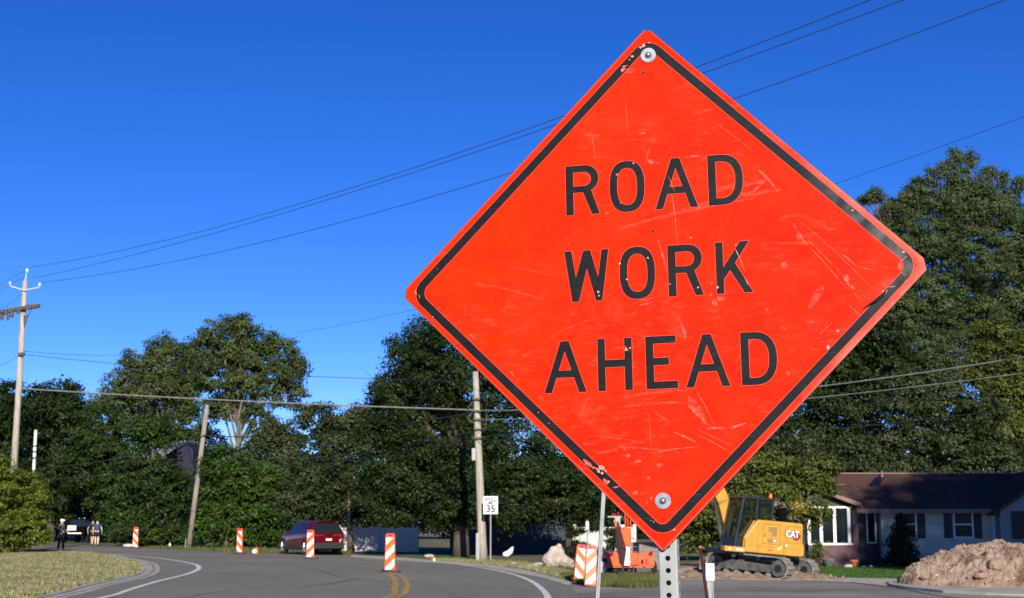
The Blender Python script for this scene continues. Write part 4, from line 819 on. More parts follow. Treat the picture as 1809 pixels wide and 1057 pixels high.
wire('power_line', 'lone line above the right trees that leaves the big sign at its right', (at(520, HOR, 112).x, 112), (32, 38), [(535, 586), (620, 572), (725, 549), (1485, 320), (1640, 268), (1809, 207)], .012, M['cable'], CG)
wire('cable', 'thin cable from the tall left pole clamp level across to the tall trees', (TL[0], Y1), (at(840, HOR, Y3).x, Y3), [(46, 632), (60, 624), (200, 640), (330, 652), (550, 667), (660, 671), (838, 672)], .013, M['cable'], CG)
wire('cable', 'faint thin line above the tall trees, level at the left', (TL[0], Y1 + .2), (at(250, HOR, 100).x, 100), [(60, 622), (130, 627), (230, 627)], .010, M['cable'], CG)
wire('cable', 'thick pale cable strung across the left trees to the pole by the white sign', (at(26, HOR, Y1 - 2).x, Y1 - 2), (at(838, HOR, Y3).x, Y3 - .2), [(60, 688), (165, 695), (340, 704), (560, 714), (700, 721), (838, 724)], .032, M['cable_pale'], CG)
wire('cable', 'uppermost dark cable sagging from the leaning pole to the pole by the white sign', b2.xy + Vector((.7, -.1)), (at(838, HOR, Y3).x, Y3 - .2), [(362, 770), (440, 772), (540, 768), (640, 760), (735, 747), (835, 728)], .028, M['cable'], CG)
wire('cable', 'middle dark cable from the leaning pole to the pole by the white sign', b2.xy + Vector((.6, -.1)), (at(838, HOR, Y3).x, Y3 - .2), [(358, 812), (500, 812), (600, 806), (720, 790), (838, 760)], .018, M['cable'], CG)
wire('cable', 'lowest dark cable running from the leaning pole to the shrubs beside the car', b2.xy + Vector((.5, -.1)), (at(838, HOR, Y3).x, Y3 - .2), [(356, 832), (480, 826), (620, 815), (838, 776)], .016, M['cable'], CG)
wire('cable', 'dark cable from the leaning pole leftward through the trees, upper one', (at(60, HOR, 79).x, 79), b2.xy + Vector((.7, -.1)), [(75, 826), (160, 820), (250, 800), (340, 777), (362, 770)], .022, M['cable'], CG)
wire('cable', 'dark cable from the leaning pole leftward through the trees, lower one', (at(60, HOR, 79).x, 79), b2.xy + Vector((.6, -.1)), [(80, 846), (160, 843), (250, 832), (358, 812)], .018, M['cable'], CG)
PR = (at(842, HOR, Y3).x, Y3 - .2); PE = (23.0, 26.0)
wire('cable', 'thickest cable in front of the right trees, upper of the bundle', PR, PE, [(845, 725), (900, 726), (1450, 683), (1560, 668), (1680, 650), (1809, 632)], .022, M['cable_pale'], CG)
wire('cable', 'second cable of the bundle in front of the right trees', PR, PE, [(845, 741), (930, 741), (1440, 702), (1560, 690), (1680, 676), (1809, 660)], .015, M['cable_pale'], CG)
wire('cable', 'third thin cable of the bundle in front of the right trees', PR, PE, [(845, 759), (1000, 757), (1440, 722), (1600, 706), (1809, 682)], .012, M['cable'], CG)
wire('cable', 'lowest cable of the bundle, just above the house roof trees', PR, PE, [(845, 775), (1000, 784), (1400, 762), (1560, 748), (1700, 736), (1809, 720)], .018, M['cable'], CG)
for i, (obs, yy) in enumerate((([(0, 502), (24, 489), (46, 478)], .0), ([(0, 514), (20, 500), (36, 492)], .1), ([(0, 547), (20, 535), (40, 520)], .0), ([(0, 646), (20, 637), (32, 630)], .2))):
    wire('power_line', ('topmost short line between the tall left pole and the left border', 'second line down at the left border, ending at the left bracket', 'line at the left border just above the crossarm', 'lowest dark line at the left border, ending at the pole clamp')[i], (-46, 60 + yy), (TL[0], Y1), obs, .012, M['cable'], CG)

# ------------------------------------------------------------------ speed limit sign
def text_mesh(body, size, z_bold=0.0, extrude=0.0, narrow=1.0):
    cu = bpy.data.curves.new('t', 'FONT'); cu.body = body; cu.size = size; cu.align_x = 'CENTER'; cu.align_y = 'CENTER'; cu.offset = z_bold; cu.extrude = extrude; cu.space_line = .8
    ob = bpy.data.objects.new('t', cu); col.objects.link(ob); dg = bpy.context.evaluated_depsgraph_get(); me = bpy.data.meshes.new_from_object(ob.evaluated_get(dg)); bpy.data.objects.remove(ob)
    for v in me.vertices: v.co = Vector((v.co.x * narrow, 0, v.co.y)) if not extrude else Vector((v.co.x * narrow, -v.co.z, v.co.y))
    return me
g = ground(866.5, 992); ss = empty('speed_limit_sign', g, R_(-2), 'white SPEED LIMIT 35 sign on a grey post beside the cable pole', 'road sign')
k = g.y / F_PX; zt, zbm = at(866, 877, g.y).z, at(866, 908.5, g.y).z; hw = 12.8 * k; zc = (zt + zbm) / 2
b = MB(); b.tube([(0, .03, 0), (0, .03, zt - .1)], .032, 8); b.build('post', M['galv'], ss)
b = MB(); b.box(-hw, hw, -.012, .004, zbm, zt, .004); b.build('panel', M['sign_white'], ss)
for body, z, s_, bo in (('SPEED', zc + .235, .19, .004), ('LIMIT', zc + .085, .19, .004), ('35', zc - .16, .40, .010)):
    me = text_mesh(body, s_, bo); o = link_mesh('lettering', me, M['black'], ss); o.location = (0, -.0145, z)

# ------------------------------------------------------------------ fences
def fence(px0, px1, Y0, Y1_, ztop_, name, label, post_px=2.4):
    a, c = Vector((at(px0, HOR, Y0).x, Y0, 0)), Vector((at(px1, HOR, Y1_).x, Y1_, 0)); d = c - a; L_ = d.length; rz = math.atan2(d.y, d.x); root = empty(name, a, rz, label, 'fence')
    n = max(1, round(L_ / 2.0)); s_ = L_ / n
    for i in range(n + 1): b = MB(); b.box(i * s_ - .065, i * s_ + .065, -.065, .065, 0, ztop_ + .08); b.prism([(-.09, ztop_ + .08), (.09, ztop_ + .08), (0, ztop_ + .16)], 'y', -.09, .09, Matrix.Translation((i * s_, 0, 0))); b.build('post', M['white_vinyl'], root)
    for i in range(n):
        b = MB(); x0, x1 = i * s_ + .067, (i + 1) * s_ - .067; m_ = max(4, int((x1 - x0) / .16)); ww = (x1 - x0) / m_
        for j in range(m_): b.box(x0 + j * ww + .004, x0 + (j + 1) * ww - .004, -.015, .015, .06, ztop_ - .03)
        b.build('panel', M['white_vinyl'], root); b = MB(); b.box(x0, x1, -.03, .03, .02, .09); b.box(x0, x1, -.03, .03, ztop_ - .05, ztop_ + .03); b.build('rail', M['white_vinyl'], root)
    return root
fence(600, 738, 76.4, 75.9, 1.25, 'vinyl_fence', 'white vinyl fence right behind the red car, speckled with tree shade')
fence(1014, 1120, 57, 57.6, 1.38, 'vinyl_fence', 'white vinyl fence behind the orange trailer and the stacked panels')

# ------------------------------------------------------------------ red car
def suv():
    gA = ground(548, 981.5); root = empty('parked_car', gA + Vector((-.30, 2.1, 0)), R_(90 + 33), 'dark red SUV seen from behind on the far side of the bend', 'car')
    # local: x forward, y left, z up. length 4.55
    st = [  # x, zbot, zsill, zbelt, ztop, w_sill, w_belt, w_top
        (-2.20, .42, .60, .95, .98, .72, .80, .74), (-2.16, .34, .60, 1.02, 1.10, .80, .86, .74), (-2.02, .30, .62, 1.06, 1.42, .87, .89, .66), (-1.80, .28, .62, 1.06, 1.60, .90, .905, .62), (-1.45, .28, .62, 1.05, 1.665, .915, .915, .62),
        (-.8, .26, .60, 1.03, 1.69, .915, .915, .63), (-.1, .26, .60, 1.01, 1.69, .915, .91, .63), (.35, .26, .60, 1.00, 1.62, .915, .905, .61), (.75, .26, .60, 1.00, 1.38, .915, .90, .60), (1.05, .26, .60, .99, 1.12, .915, .89, .68), (1.2, .27, .60, .98, 1.04, .915, .885, .72),
        (1.7, .28, .60, .94, .98, .90, .87, .70), (2.1, .30, .58, .86, .90, .86, .82, .66), (2.28, .34, .52, .72, .78, .74, .70, .55), (2.34, .40, .50, .62, .66, .60, .58, .45)]
    def sec(r):
        x, zb, zs, zbt, zt, ws, wb, wt = r; h = [(0, zb), (ws * .85, zb), (ws * .97, zb + .08), (ws, zs), (wb + .012, (zs + zbt) / 2), (wb, zbt), ((wb + wt) / 2 + .02, (zbt + zt) / 2 + .01), (wt, zt - .035), (wt * .82, zt - .004), (0, zt)]
        return [(x, y, z) for y, z in h] + [(x, -y, z) for y, z in h[-2:0:-1]]
    b = MB(); S_ = [sec(r) for r in st]; n = len(S_[0]); b.add([p for s_ in S_ for p in s_], [(i * n + k, i * n + (k + 1) % n, (i + 1) * n + (k + 1) % n, (i + 1) * n + k) for i in range(len(S_) - 1) for k in range(n)] + [tuple(range(n)), tuple((len(S_) - 1) * n + k for k in range(n))[::-1]])
    b.f = [f[::-1] for f in b.f]; o = b.build('body', M['car_red'], root, True); md = o.modifiers.new('s', 'SUBSURF'); md.levels = 2; md.render_levels = 2; baked(o)
    def atx(x):
        for i in range(len(st) - 1):
            if st[i][0] <= x <= st[i + 1][0]: t_ = (x - st[i][0]) / (st[i + 1][0] - st[i][0]); return [a + (c - a) * t_ for a, c in zip(st[i], st[i + 1])]
        return st[-1]
    # side glass strips
    for sd in (1, -1):
        for x0, x1 in ((-1.7, -1.12), (-1.06, -.2), (-.12, .92)):
            vs = []; m_ = 8
            for i in range(m_ + 1):
                x = x0 + (x1 - x0) * i / m_; r = atx(x); zb_, zt_ = r[3] + .03, r[4] - .10; wb_, wt_ = r[6], r[7]
                if zt_ < zb_ + .02: zt_ = zb_ + .02
                f_ = (zt_ - r[3]) / (r[4] - r[3]); vs += [(x, sd * (wb_ + .012), zb_), (x, sd * (wb_ + (wt_ - wb_) * f_ * .93 + .035), zt_)]
            b = MB(); b.add(vs, [(2 * i, 2 * i + 2, 2 * i + 3, 2 * i + 1) for i in range(m_)]); b.build('side_window', M['glass'], root)
    b = MB(); b.add([(-2.185, .74, 1.06), (-2.185, -.74, 1.06), (-1.95, -.62, 1.57), (-1.95, .62, 1.57)], [(0, 1, 2, 3)]); b.build('rear_window', M['glass'], root)
    b = MB(); b.add([(1.10, .66, 1.08), (1.10, -.66, 1.08), (.44, -.56, 1.60), (.44, .56, 1.60)], [(3, 2, 1, 0)]); b.build('windscreen', M['glass'], root)
    b = MB(); b.box(-2.10, -1.80, -.56, .56, 1.60, 1.645, .015); b.build('spoiler', M['car_red'], root)
    b = MB(); b.box(-2.27, -1.95, -.84, .84, .30, .60, .05); b.build('rear_bumper', M['cladding'], root)
    b = MB(); b.box(-1.9, 1.9, .86, .935, .24, .42, .02); b.box(-1.9, 1.9, -.935, -.86, .24, .42, .02); b.build('sill_cladding', M['cladding'], root)
    for sd in (1, -1):
        b = MB(); b.box(-2.235, -2.05, sd * .48 - .24, sd * .48 + .24, .90, 1.0, .03); b.build('tail_light', M['red_lens'], root)
        b = MB(); b.box(.72, .92, sd * 1.0 - .12, sd * 1.0 + .09, 1.0, 1.14, .03); b.build('wing_mirror', M['car_red'], root)
    b = MB(); b.box(-2.245, -2.22, -.16, .16, .70, .80); b.build('number_plate', M['cream'], root)
    for x in (-1.38, 1.40):
        for sd in (1, -1):
            a = MB(); m_ = 12; prof = [(math.cos(math.pi * k / m_) * .45, .36 + math.sin(math.pi * k / m_) * .45) for k in range(m_ + 1)]; prin = [(math.cos(math.pi * k / m_) * .375, .36 + math.sin(math.pi * k / m_) * .375) for k in range(m_ + 1)]
            for k in range(m_):
                y0, y1 = (.90, .945) if sd > 0 else (-.945, -.90); q = [prof[k], prof[k + 1], prin[k + 1], prin[k]]; a.prism([(x + p[0], p[1]) for p in q], 'y', y0, y1)
            a.build('wheel_arch', M['cladding'], root)
            wl = MB(); wl.tube([(x, sd * .70, .355), (x, sd * .925, .355)], .355, 24); t_ = wl.build('wheel', M['tyre'], root)
            r_ = MB(); r_.tube([(x, sd * .92, .355), (x, sd * .932, .355)], .25, 20); r_.build('rim', M['track_dark'], t_)
            sp2 = MB()
            for k in range(5):
                a2 = 2 * math.pi * k / 5 + .3; sp2.tube([(x, sd * .938, .355), (x + .24 * math.cos(a2), sd * .938, .355 + .24 * math.sin(a2))], [.05, .035], 5)
            sp2.build('spoke', M['rim'], t_)
    b = MB(); b.box(-1.5, 1.2, -.6, .6, .22, .4); b.build('underbody', M['cladding'], root)
    root.scale = (.94, 1, 1)
    return root
suv()

# ------------------------------------------------------------------ far left dark pickup with white panel
g = ground(126, 959.5); pk = empty('parked_pickup', (g.x, g.y + 2.6, 0), R_(90), 'dark pickup in the shade with white panel on its tail, beyond the white capped person', 'pickup')
b = MB(); b.prism([(-2.6, .5), (2.6, .5), (2.65, .95), (1.5, 1.1), (1.1, 1.75), (-.4, 1.8), (-.7, 1.15), (-2.6, 1.15)], 'y', -.95, .95); b.build('body', mat('pickup_paint', (.004, .004, .005), .9, spec=.0), pk)
b = MB(); b.box(-2.66, -2.61, -.32, .32, .93, 1.28); b.build('white_panel', M['white'], pk)
b = MB(); b.box(-2.75, -2.61, -.75, .28, .66, .76, .02); b.build('bumper', M['white'], pk)
for x in (-1.6, 1.7):
    for sd in (1, -1): b = MB(); b.tube([(x, sd * .72, .38), (x, sd * .97, .38)], .38, 18); b.build('wheel', M['tyre'], pk)
b = MB(); b.add([(-.72, .8, 1.2), (-.72, -.8, 1.2), (-.46, -.75, 1.7), (-.46, .75, 1.7)], [(0, 1, 2, 3)]); b.build('rear_window', M['glass'], pk)

# ------------------------------------------------------------------ people
def skinned(name, nodes, edges, m, parent, sub=2, root_i=0):
    me = bpy.data.meshes.new(name); me.from_pydata([n[:3] for n in nodes], edges, []); o = link_mesh(name, me, m, parent)
    md = o.modifiers.new('k', 'SKIN'); md.use_smooth_shade = True
    for i, n in enumerate(nodes): sv = me.skin_vertices[0].data[i]; sv.radius = (n[3], n[4] if len(n) > 4 else n[3]); sv.use_root = (i == root_i)
    s_ = o.modifiers.new('s', 'SUBSURF'); s_.levels = sub; s_.render_levels = sub; baked(o); o.data.materials.clear(); o.data.materials.append(m); return o
def person(loc, rz, label, h=1.72, stride=.12, top='navy', bottom='black_cloth', skin='skin_pale', shorts=True, cap=None, arms=(0.05, 0.05), bent=(0, 0), sleeves=False, bag=False):
    r = empty('person', loc, rz, label, 'person'); k = h / 1.72   # faces -y locally when rz = 0 -> +y is back
    J = []; E_ = []
    def nd(x, y, z, rad, rad2=None, par=None): J.append((x * k, y * k, z * k, rad * k, (rad2 or rad) * k)); i = len(J) - 1; (E_.append((par, i)) if par is not None else None); return i
    pel = nd(0, 0, .95, .135, .10); sp1 = nd(0, 0, 1.10, .12, .09, pel); ch = nd(0, 0, 1.30, .15, .10, sp1); nk0 = nd(0, 0, 1.42, .10, .08, ch); nk = nd(0, -.005, 1.49, .052, .055, nk0); hd0 = nd(0, -.015, 1.56, .068, .082, nk); hd = nd(0, -.01, 1.64, .076, .094, hd0); hd2 = nd(0, 0, 1.70, .045, .055, hd)
    nd(0, -.112, 1.60, .012, .014, hd0)     # nose
    for s_ in (1, -1): nd(s_ * .085, .0, 1.60, .012, .02, hd0)   # ears
    hands = []
    for s_ in (1, -1):
        sh_ = nd(s_ * .17, 0, 1.40, .062, .062, nk0); ab = arms[0 if s_ > 0 else 1]; bn = bent[0 if s_ > 0 else 1]
        el = nd(s_ * (.22 + ab), .03, 1.13, .042, .042, sh_); wr = nd(s_ * (.235 + ab - bn * .08), -.03 - bn * .2, .90 + bn * .22, .027, .027, el); pm = nd(s_ * (.235 + ab - bn * .10), -.045 - bn * .26, .84 + bn * .26, .036, .022, wr)
        fx, fy, fz = J[pm][0] / k, J[pm][1] / k, J[pm][2] / k
        for q, (dy, ln) in enumerate(((-.03, .065), (-.01, .078), (.01, .072), (.028, .056))):
            f1 = nd(fx - s_ * .004, fy + dy, fz - .05, .010, .010, pm); nd(fx - s_ * .018, fy + dy - .006, fz - .05 - ln * .55, .009, .009, f1)
        nd(fx - s_ * .03, fy - .035, fz - .015, .011, .011, pm)
        hip = nd(s_ * .09, 0, .88, .09, .09, pel); st = stride * s_; kn = nd(s_ * .10, -.02 - st * .5, .50, .062, .062, hip); cf = nd(s_ * .10, .01 - st * .75, .34, .058, .06, kn); an = nd(s_ * .10, .02 - st, .09, .038, .038, cf); nd(s_ * .105, -.11 - st, .035, .038, .03, an)
    skinned('body', J, E_, M[skin], r)
    # clothing slightly larger than the body
    T = [(0, 0, .86, .15, .118), (0, 0, 1.10, .15, .112), (0, 0, 1.30, .175, .122), (0, 0, 1.43, .12, .09)]; TE = [(0, 1), (1, 2), (2, 3)]
    T = [tuple(v * k for v in q) for q in T]
    for s_ in (1, -1):
        ab = arms[0 if s_ > 0 else 1]; i = len(T); T.append((s_ * .18 * k, 0, 1.395 * k, .078 * k, .078 * k)); T.append((s_ * (.21 + ab * .6) * k, .02 * k, 1.22 * k, .066 * k, .066 * k)); TE += [(3, i), (i, i + 1)]
        if sleeves:
            bn = bent[0 if s_ > 0 else 1]; T.append((s_ * (.22 + ab) * k, .03 * k, 1.13 * k, .055 * k, .055 * k)); T.append((s_ * (.235 + ab - bn * .08) * k, (-.03 - bn * .2) * k, (.92 + bn * .22) * k, .04 * k, .04 * k)); TE += [(i + 1, i + 2), (i + 2, i + 3)]
    skinned('shirt', T, TE, M[top], r)
    B = [(0, 0, 1.02 * k, .14 * k, .105 * k)]; BE = []
    for s_ in (1, -1):
        st = stride * s_; i = len(B); B += [(s_ * .09 * k, 0, .86 * k, .108 * k, .108 * k), (s_ * .10 * k, (-.02 - st * .5) * k, (.56 if shorts else .50) * k, .092 * k if shorts else .078 * k, .092 * k if shorts else .078 * k)]; BE += [(0, i), (i, i + 1)]
        if not shorts: B.append((s_ * .10 * k, (.02 - st) * k, .11 * k, .062 * k, .062 * k)); BE.append((i + 1, i + 2))
    skinned('shorts' if shorts else 'trousers', B, BE, M[bottom], r)
    for s_ in (1, -1): st = stride * s_; skinned('shoe', [(s_ * .10 * k, (.05 - st) * k, .045 * k, .045 * k), (s_ * .105 * k, (-.10 - st) * k, .038 * k, .045 * k, .034 * k), (s_ * .105 * k, (-.16 - st) * k, .034 * k, .032 * k, .026 * k)], [(0, 1), (1, 2)], M['black_cloth'], r, 1)
    b = MB(); b.ball((0, .012 * k, 1.665 * k), .102 * k, 3, (.86, 1.02, .86)); 
    if cap: b.tube([(0, -.08 * k, 1.67 * k), (0, -.17 * k, 1.655 * k)], [.07 * k, .055 * k], 8)
    b.build('cap' if cap else 'hair', M[cap or 'hair'], r, True)
    return r
g = ground(107, 974); person((g.x, g.y, 0), R_(70), 'person in dark clothes and a white cap standing at the lawn edge, arm bent', 1.72, .10, 'grey_cloth', 'navy_dark', 'skin', False, 'white', (.03, .05), (.9, .9), True)
g = ground(162.5, 963.6); person((g.x, g.y, 0), R_(172), 'walking person in dark clothes, left and mostly behind the one in navy', 1.70, .16, 'navy_dark', 'black_cloth', 'skin', True, None, (.12, .05))
g = ground(170.5, 964.3); person((g.x, g.y, 0), R_(185), 'person walking away in navy shirt and black shorts, pale legs bare', 1.70, .10, 'navy', 'black_cloth', 'skin_pale', True, None, (.04, .08))

# ------------------------------------------------------------------ rock, pile, small things
def blobs(name, balls, m, parent=None, vox=.05, jit=.06, disp=.05, dsc=.3):
    b = MB()
    for c, r, sc in balls: b.ball(c, r, 3, sc, jit)
    o = b.build(name, m, parent); md = o.modifiers.new('r', 'REMESH'); md.mode = 'VOXEL'; md.voxel_size = vox
    tx = bpy.data.textures.new('n', 'CLOUDS'); tx.noise_scale = dsc; md = o.modifiers.new('d', 'DISPLACE'); md.texture = tx; md.strength = disp; baked(o); o.data.materials.clear(); o.data.materials.append(m); return o
g = ground(985, 1002); o = blobs('boulder', [((-.22, 0, .26), .33, (1, .8, .9)), ((.02, 0, .24), .36, (1.2, .8, .75)), ((-.12, 0, .58), .18, (1.1, .8, 1)), ((.06, .0, .72), .13, (.8, .8, 1)), ((.30, 0, .16), .26, (1.1, .8, .7)), ((.12, 0, .45), .2, (.8, .8, 1.1)), ((.45, 0, .06), .15, (1.3, .8, .7))], M['rock'], None, .03, .05, .07, .16)
o.location = g; tag(o, 'pinkish grey boulder with a knob on top, left of the stacked panels', 'boulder')
# dirt pile
pr = empty('dirt_pile', (at(1750, HOR, 37.6).x, 37.6, 0), 0, 'large heap of excavated brown earth and stones in front of the house', 'dirt pile')
def nz(x, y, s_, seed=0):
    from mathutils import noise
    return noise.noise(Vector((x * s_, y * s_, seed)))
def pile_h(x, y):
    a = 1.08 * max(0, 1 - ((x - .1) / 2.35) ** 2 * (1 if x < 0 else .75) - (y / 2.3) ** 2) ** .72
    c = .72 * max(0, 1 - ((x + 1.6) / 1.0) ** 2 - ((y + .2) / 1.3) ** 2) ** .75
    e = .9 * max(0, 1 - ((x - 2.2) / 2.2) ** 2 - ((y - .1) / 2.0) ** 2) ** .7
    h = max(a, c, e)
    from mathutils import noise
    r = noise.fractal(Vector((x * 1.1, y * 1.1, 3.1)), 1.0, 2.0, 5) * .16 + noise.fractal(Vector((x * 4, y * 4, 1.1)), .8, 2.1, 6) * .11
    ri = 1 - abs(nz(x, y, 2.2, 7)); r += (ri ** 6) * .05
    return h + r * min(1, h * 2.5 + .12) - .03
b = MB(); nx, ny = 190, 110; vs = []
for j in range(ny + 1):
    for i in range(nx + 1): x = -3.1 + 7.4 * i / nx; y = -2.6 + 5.2 * j / ny; vs.append((x, y, pile_h(x, y)))
b.add(vs, [(j * (nx + 1) + i, j * (nx + 1) + i + 1, (j + 1) * (nx + 1) + i + 1, (j + 1) * (nx + 1) + i) for j in range(ny) for i in range(nx)]); b.build('soil', M['dirt'], pr, False)
b = MB(); b2_ = MB()
for i in range(1100):
    x, y = random.uniform(-3, 4), random.uniform(-2.3, 1.2); h = pile_h(x, y)
    if h < .02 and random.random() < .85: continue
    r = random.choice((.012, .016, .02, .025, .03, .045)) * random.uniform(.7, 1.4)
    (b2_ if random.random() < .06 else b).ball((x, y, max(0, h) + r * .2), r, 1 if r < .04 else 2, (random.uniform(.8, 1.4), 1, random.uniform(.6, 1)), .25)
for x, y, r, sc in ((1.05, -.75, .16, (1.7, 1, .6)), (-.45, -1.7, .2, (1.2, .8, .9)), (-.95, -1.9, .13, (1.3, 1, .6)), (.55, -1.75, .17, (1, 1, .8)), (1.9, -1.6, .2, (1.2, 1, .7)), (-2.1, -1.1, .1, (1.3, 1, .7))): b.ball((x, y, max(0, pile_h(x, y)) + r * .25), r, 3, sc, .1)
o = b.build('clods', M['dirt'], pr); o['kind'] = 'stuff'; o = b2_.build('stones', M['stone'], pr); o['kind'] = 'stuff'
# spoil heap edge below the excavator
def mound(name, label, cat, px, Y, lx, ly, h, m, seed):
    from mathutils import noise
    r = empty(name, (at(px, HOR, Y).x, Y, 0), 0, label, cat); b = MB(); nx, ny = 90, 40; vs = []
    for j in range(ny + 1):
        for i in range(nx + 1):
            x = -lx + 2 * lx * i / nx; y = -ly + 2 * ly * j / ny; e = max(0, 1 - (x / lx) ** 4 - (y / ly) ** 2); vs.append((x, y, h * e ** .8 * (1 + noise.fractal(Vector((x * 2.5, y * 2.5, seed)), 1, 2, 4) * .55) - .02))
    b.add(vs, [(j * (nx + 1) + i, j * (nx + 1) + i + 1, (j + 1) * (nx + 1) + i + 1, (j + 1) * (nx + 1) + i) for j in range(ny) for i in range(nx)])
    for i in range(140): x, y, r_ = random.uniform(-lx, lx), random.uniform(-ly, ly * .2), random.uniform(.02, .06); b.ball((x, y, h * .5 * max(0, 1 - (y / ly) ** 2)), r_, 1, (1, 1, .8), .25)
    b.build('soil', m, r); return r
mound('spoil_ridge', 'low ridge of loose soil under the excavator tracks', 'dirt', 1320, 42.6, 2.6, 1.5, .20, M['dirt'], 2.0)
mound('rubble_heap', 'small rubble left of the excavator behind the sign post', 'rubble', 1222, 43.5, .8, .6, .26, M['dirt'], 5.0)
# short items on the verge
def thing_ball(name, label, cat, px, py, r, m, sc=(1, 1, .8)):
    g = ground(px, py); b = MB(); b.ball((0, 0, r * sc[2] * .8), r, 3, sc, .06); o = b.build(name, m, None, True); o.location = g; return tag(o, label, cat)
thing_ball('stone', 'white stone at the road edge left of the farthest striped panel', 'stone', 227, 967, .22, M['stone'], (1.7, 1, .55))
thing_ball('stone', 'small pale stone lying on the verge left of the boulder, nearer the boulder', 'stone', 951, 999, .10, M['stone'], (1.8, 1, .6))
thing_ball('stone', 'small pale stone on the verge midway between speed limit sign and boulder', 'stone', 907, 998.5, .08, M['stone'], (1.3, 1, .8))
thing_ball('stone', 'reddish stone on the verge behind the road, left of the cable pole', 'stone', 758, 986, .16, M['rock'], (1.5, 1, .6))
g = ground(939, 1000); b = MB(); b.box(-.38, .3, -.05, .05, 0, .05, .01); o = b.build('plank', M['stone']); o.location = g; o.rotation_euler = (0, 0, R_(4)); tag(o, 'pale flat plank lying on the verge left of the boulder', 'plank')
g = ground(449.5, 979.5); r_ = empty('pipe_marker', g, 0, 'round cream cap with a rusty stub behind it, left of the red car', 'marker'); b = MB(); b.tube([(0, 0, .14), (0, -.06, .15)], [.13, .10], 12); b.ball((0, -.04, .14), .125, 2, (1, .6, 1)); b.build('cap', M['cream'], r_); b = MB(); b.tube([(.06, .15, 0), (.06, .15, .33)], [.10, .07], 8); b.build('stub', M['terracotta'], r_)
g = ground(767, 993.5); r_ = empty('utility_flag', g, 0, 'tiny yellow utility marker at the gravel edge left of the cable pole', 'marker'); b = MB(); b.tube([(0, 0, 0), (0, 0, .12)], .02, 6); b.build('stake', M['cream'], r_); b = MB(); b.box(-.05, .05, -.01, .01, .06, .17, .005); b.build('plate', mat('yellow_flag', (.65, .6, .12), .6), r_)
g = ground(300, 966.5); b = MB(); b.prism([(-.07, 0), (.07, 0), (.06, .20), (.0, .26), (-.06, .20)], 'y', -.02, .02); o = b.build('delineator', M['white']); o.location = g; tag(o, 'tiny white reflector post in the dark hedge left of the leaning pole', 'marker')
g = ground(455, 969); b = MB(); b.tube([(0, 0, 0), (.05, 0, .7), (.22, 0, 2.0)], .05, 6); o = b.build('sapling_stem', M['bark_pale']); o.location = g; tag(o, 'thin bare pale stem against the hedge above the cream marker cap', 'stem')
# white topped marker post behind stacked panels
g = ground(1037, 1012); r_ = empty('marker_post', (g.x, g.y, 0), 0, 'slim grey rod with a white cap standing behind the stacked panels', 'marker'); kk = g.y / F_PX
b = MB(); b.tube([(0, 0, 0), (.02, 0, at(1038, 935, g.y).z)], .022, 6); b.build('rod', M['galv'], r_); b = MB(); b.tube([(.02, 0, at(1038, 936, g.y).z), (.02, 0, at(1038, 923, g.y).z), (.02, 0, at(1038, 920.5, g.y).z)], [.062, .06, .03], 10); b.build('cap', M['white'], r_)
# red stake and small white plate, near
Yn = 15.5
s0 = at(1237, 968, Yn); s1 = at(1249.5, 1057, Yn); dd = (s1 - s0); e0 = s0 + dd * (s0.z / -(dd.z)) if dd.z else s1
b = MB(); b.tube([(0, 0, 0), Vector(s0) - e0], [.022, .017], 6); b.cur = 1; b.tube([Vector(s0) - e0, Vector(s0) - e0 + (s0 - e0).normalized() * .02], .018, 6); o = b.build('stake', [M['maroon'], M['terracotta']]); o.location = e0; tag(o, 'dark red steel stake leaning left beside the small white plate', 'stake')
xp = at(1254.5, 1010, Yn + .3).x; r_ = empty('delineator_post', (xp, Yn + .3, 0), R_(-10), 'grey channel post with a blank white plate, right of the big sign post', 'marker')
za, zb_ = at(1254, 995.5, Yn + .3).z, at(1254, 1026, Yn + .3).z
b = MB(); b.box(-.022, .022, 0, .02, -.0, za - .03); b.box(-.034, -.022, -.012, .006, 0, za - .03); b.box(.022, .034, -.012, .006, 0, za - .03); b.build('post', M['galv'], r_)
b = MB(); b.box(-.047, .047, -.018, -.0125, zb_, za, .002); b.build('plate', M['white'], r_)
for z in (za - .02, zb_ + .025): b = MB(); b.ball((0, -.019, z), .006, 2); b.build('rivet', M['dark_steel'], r_)

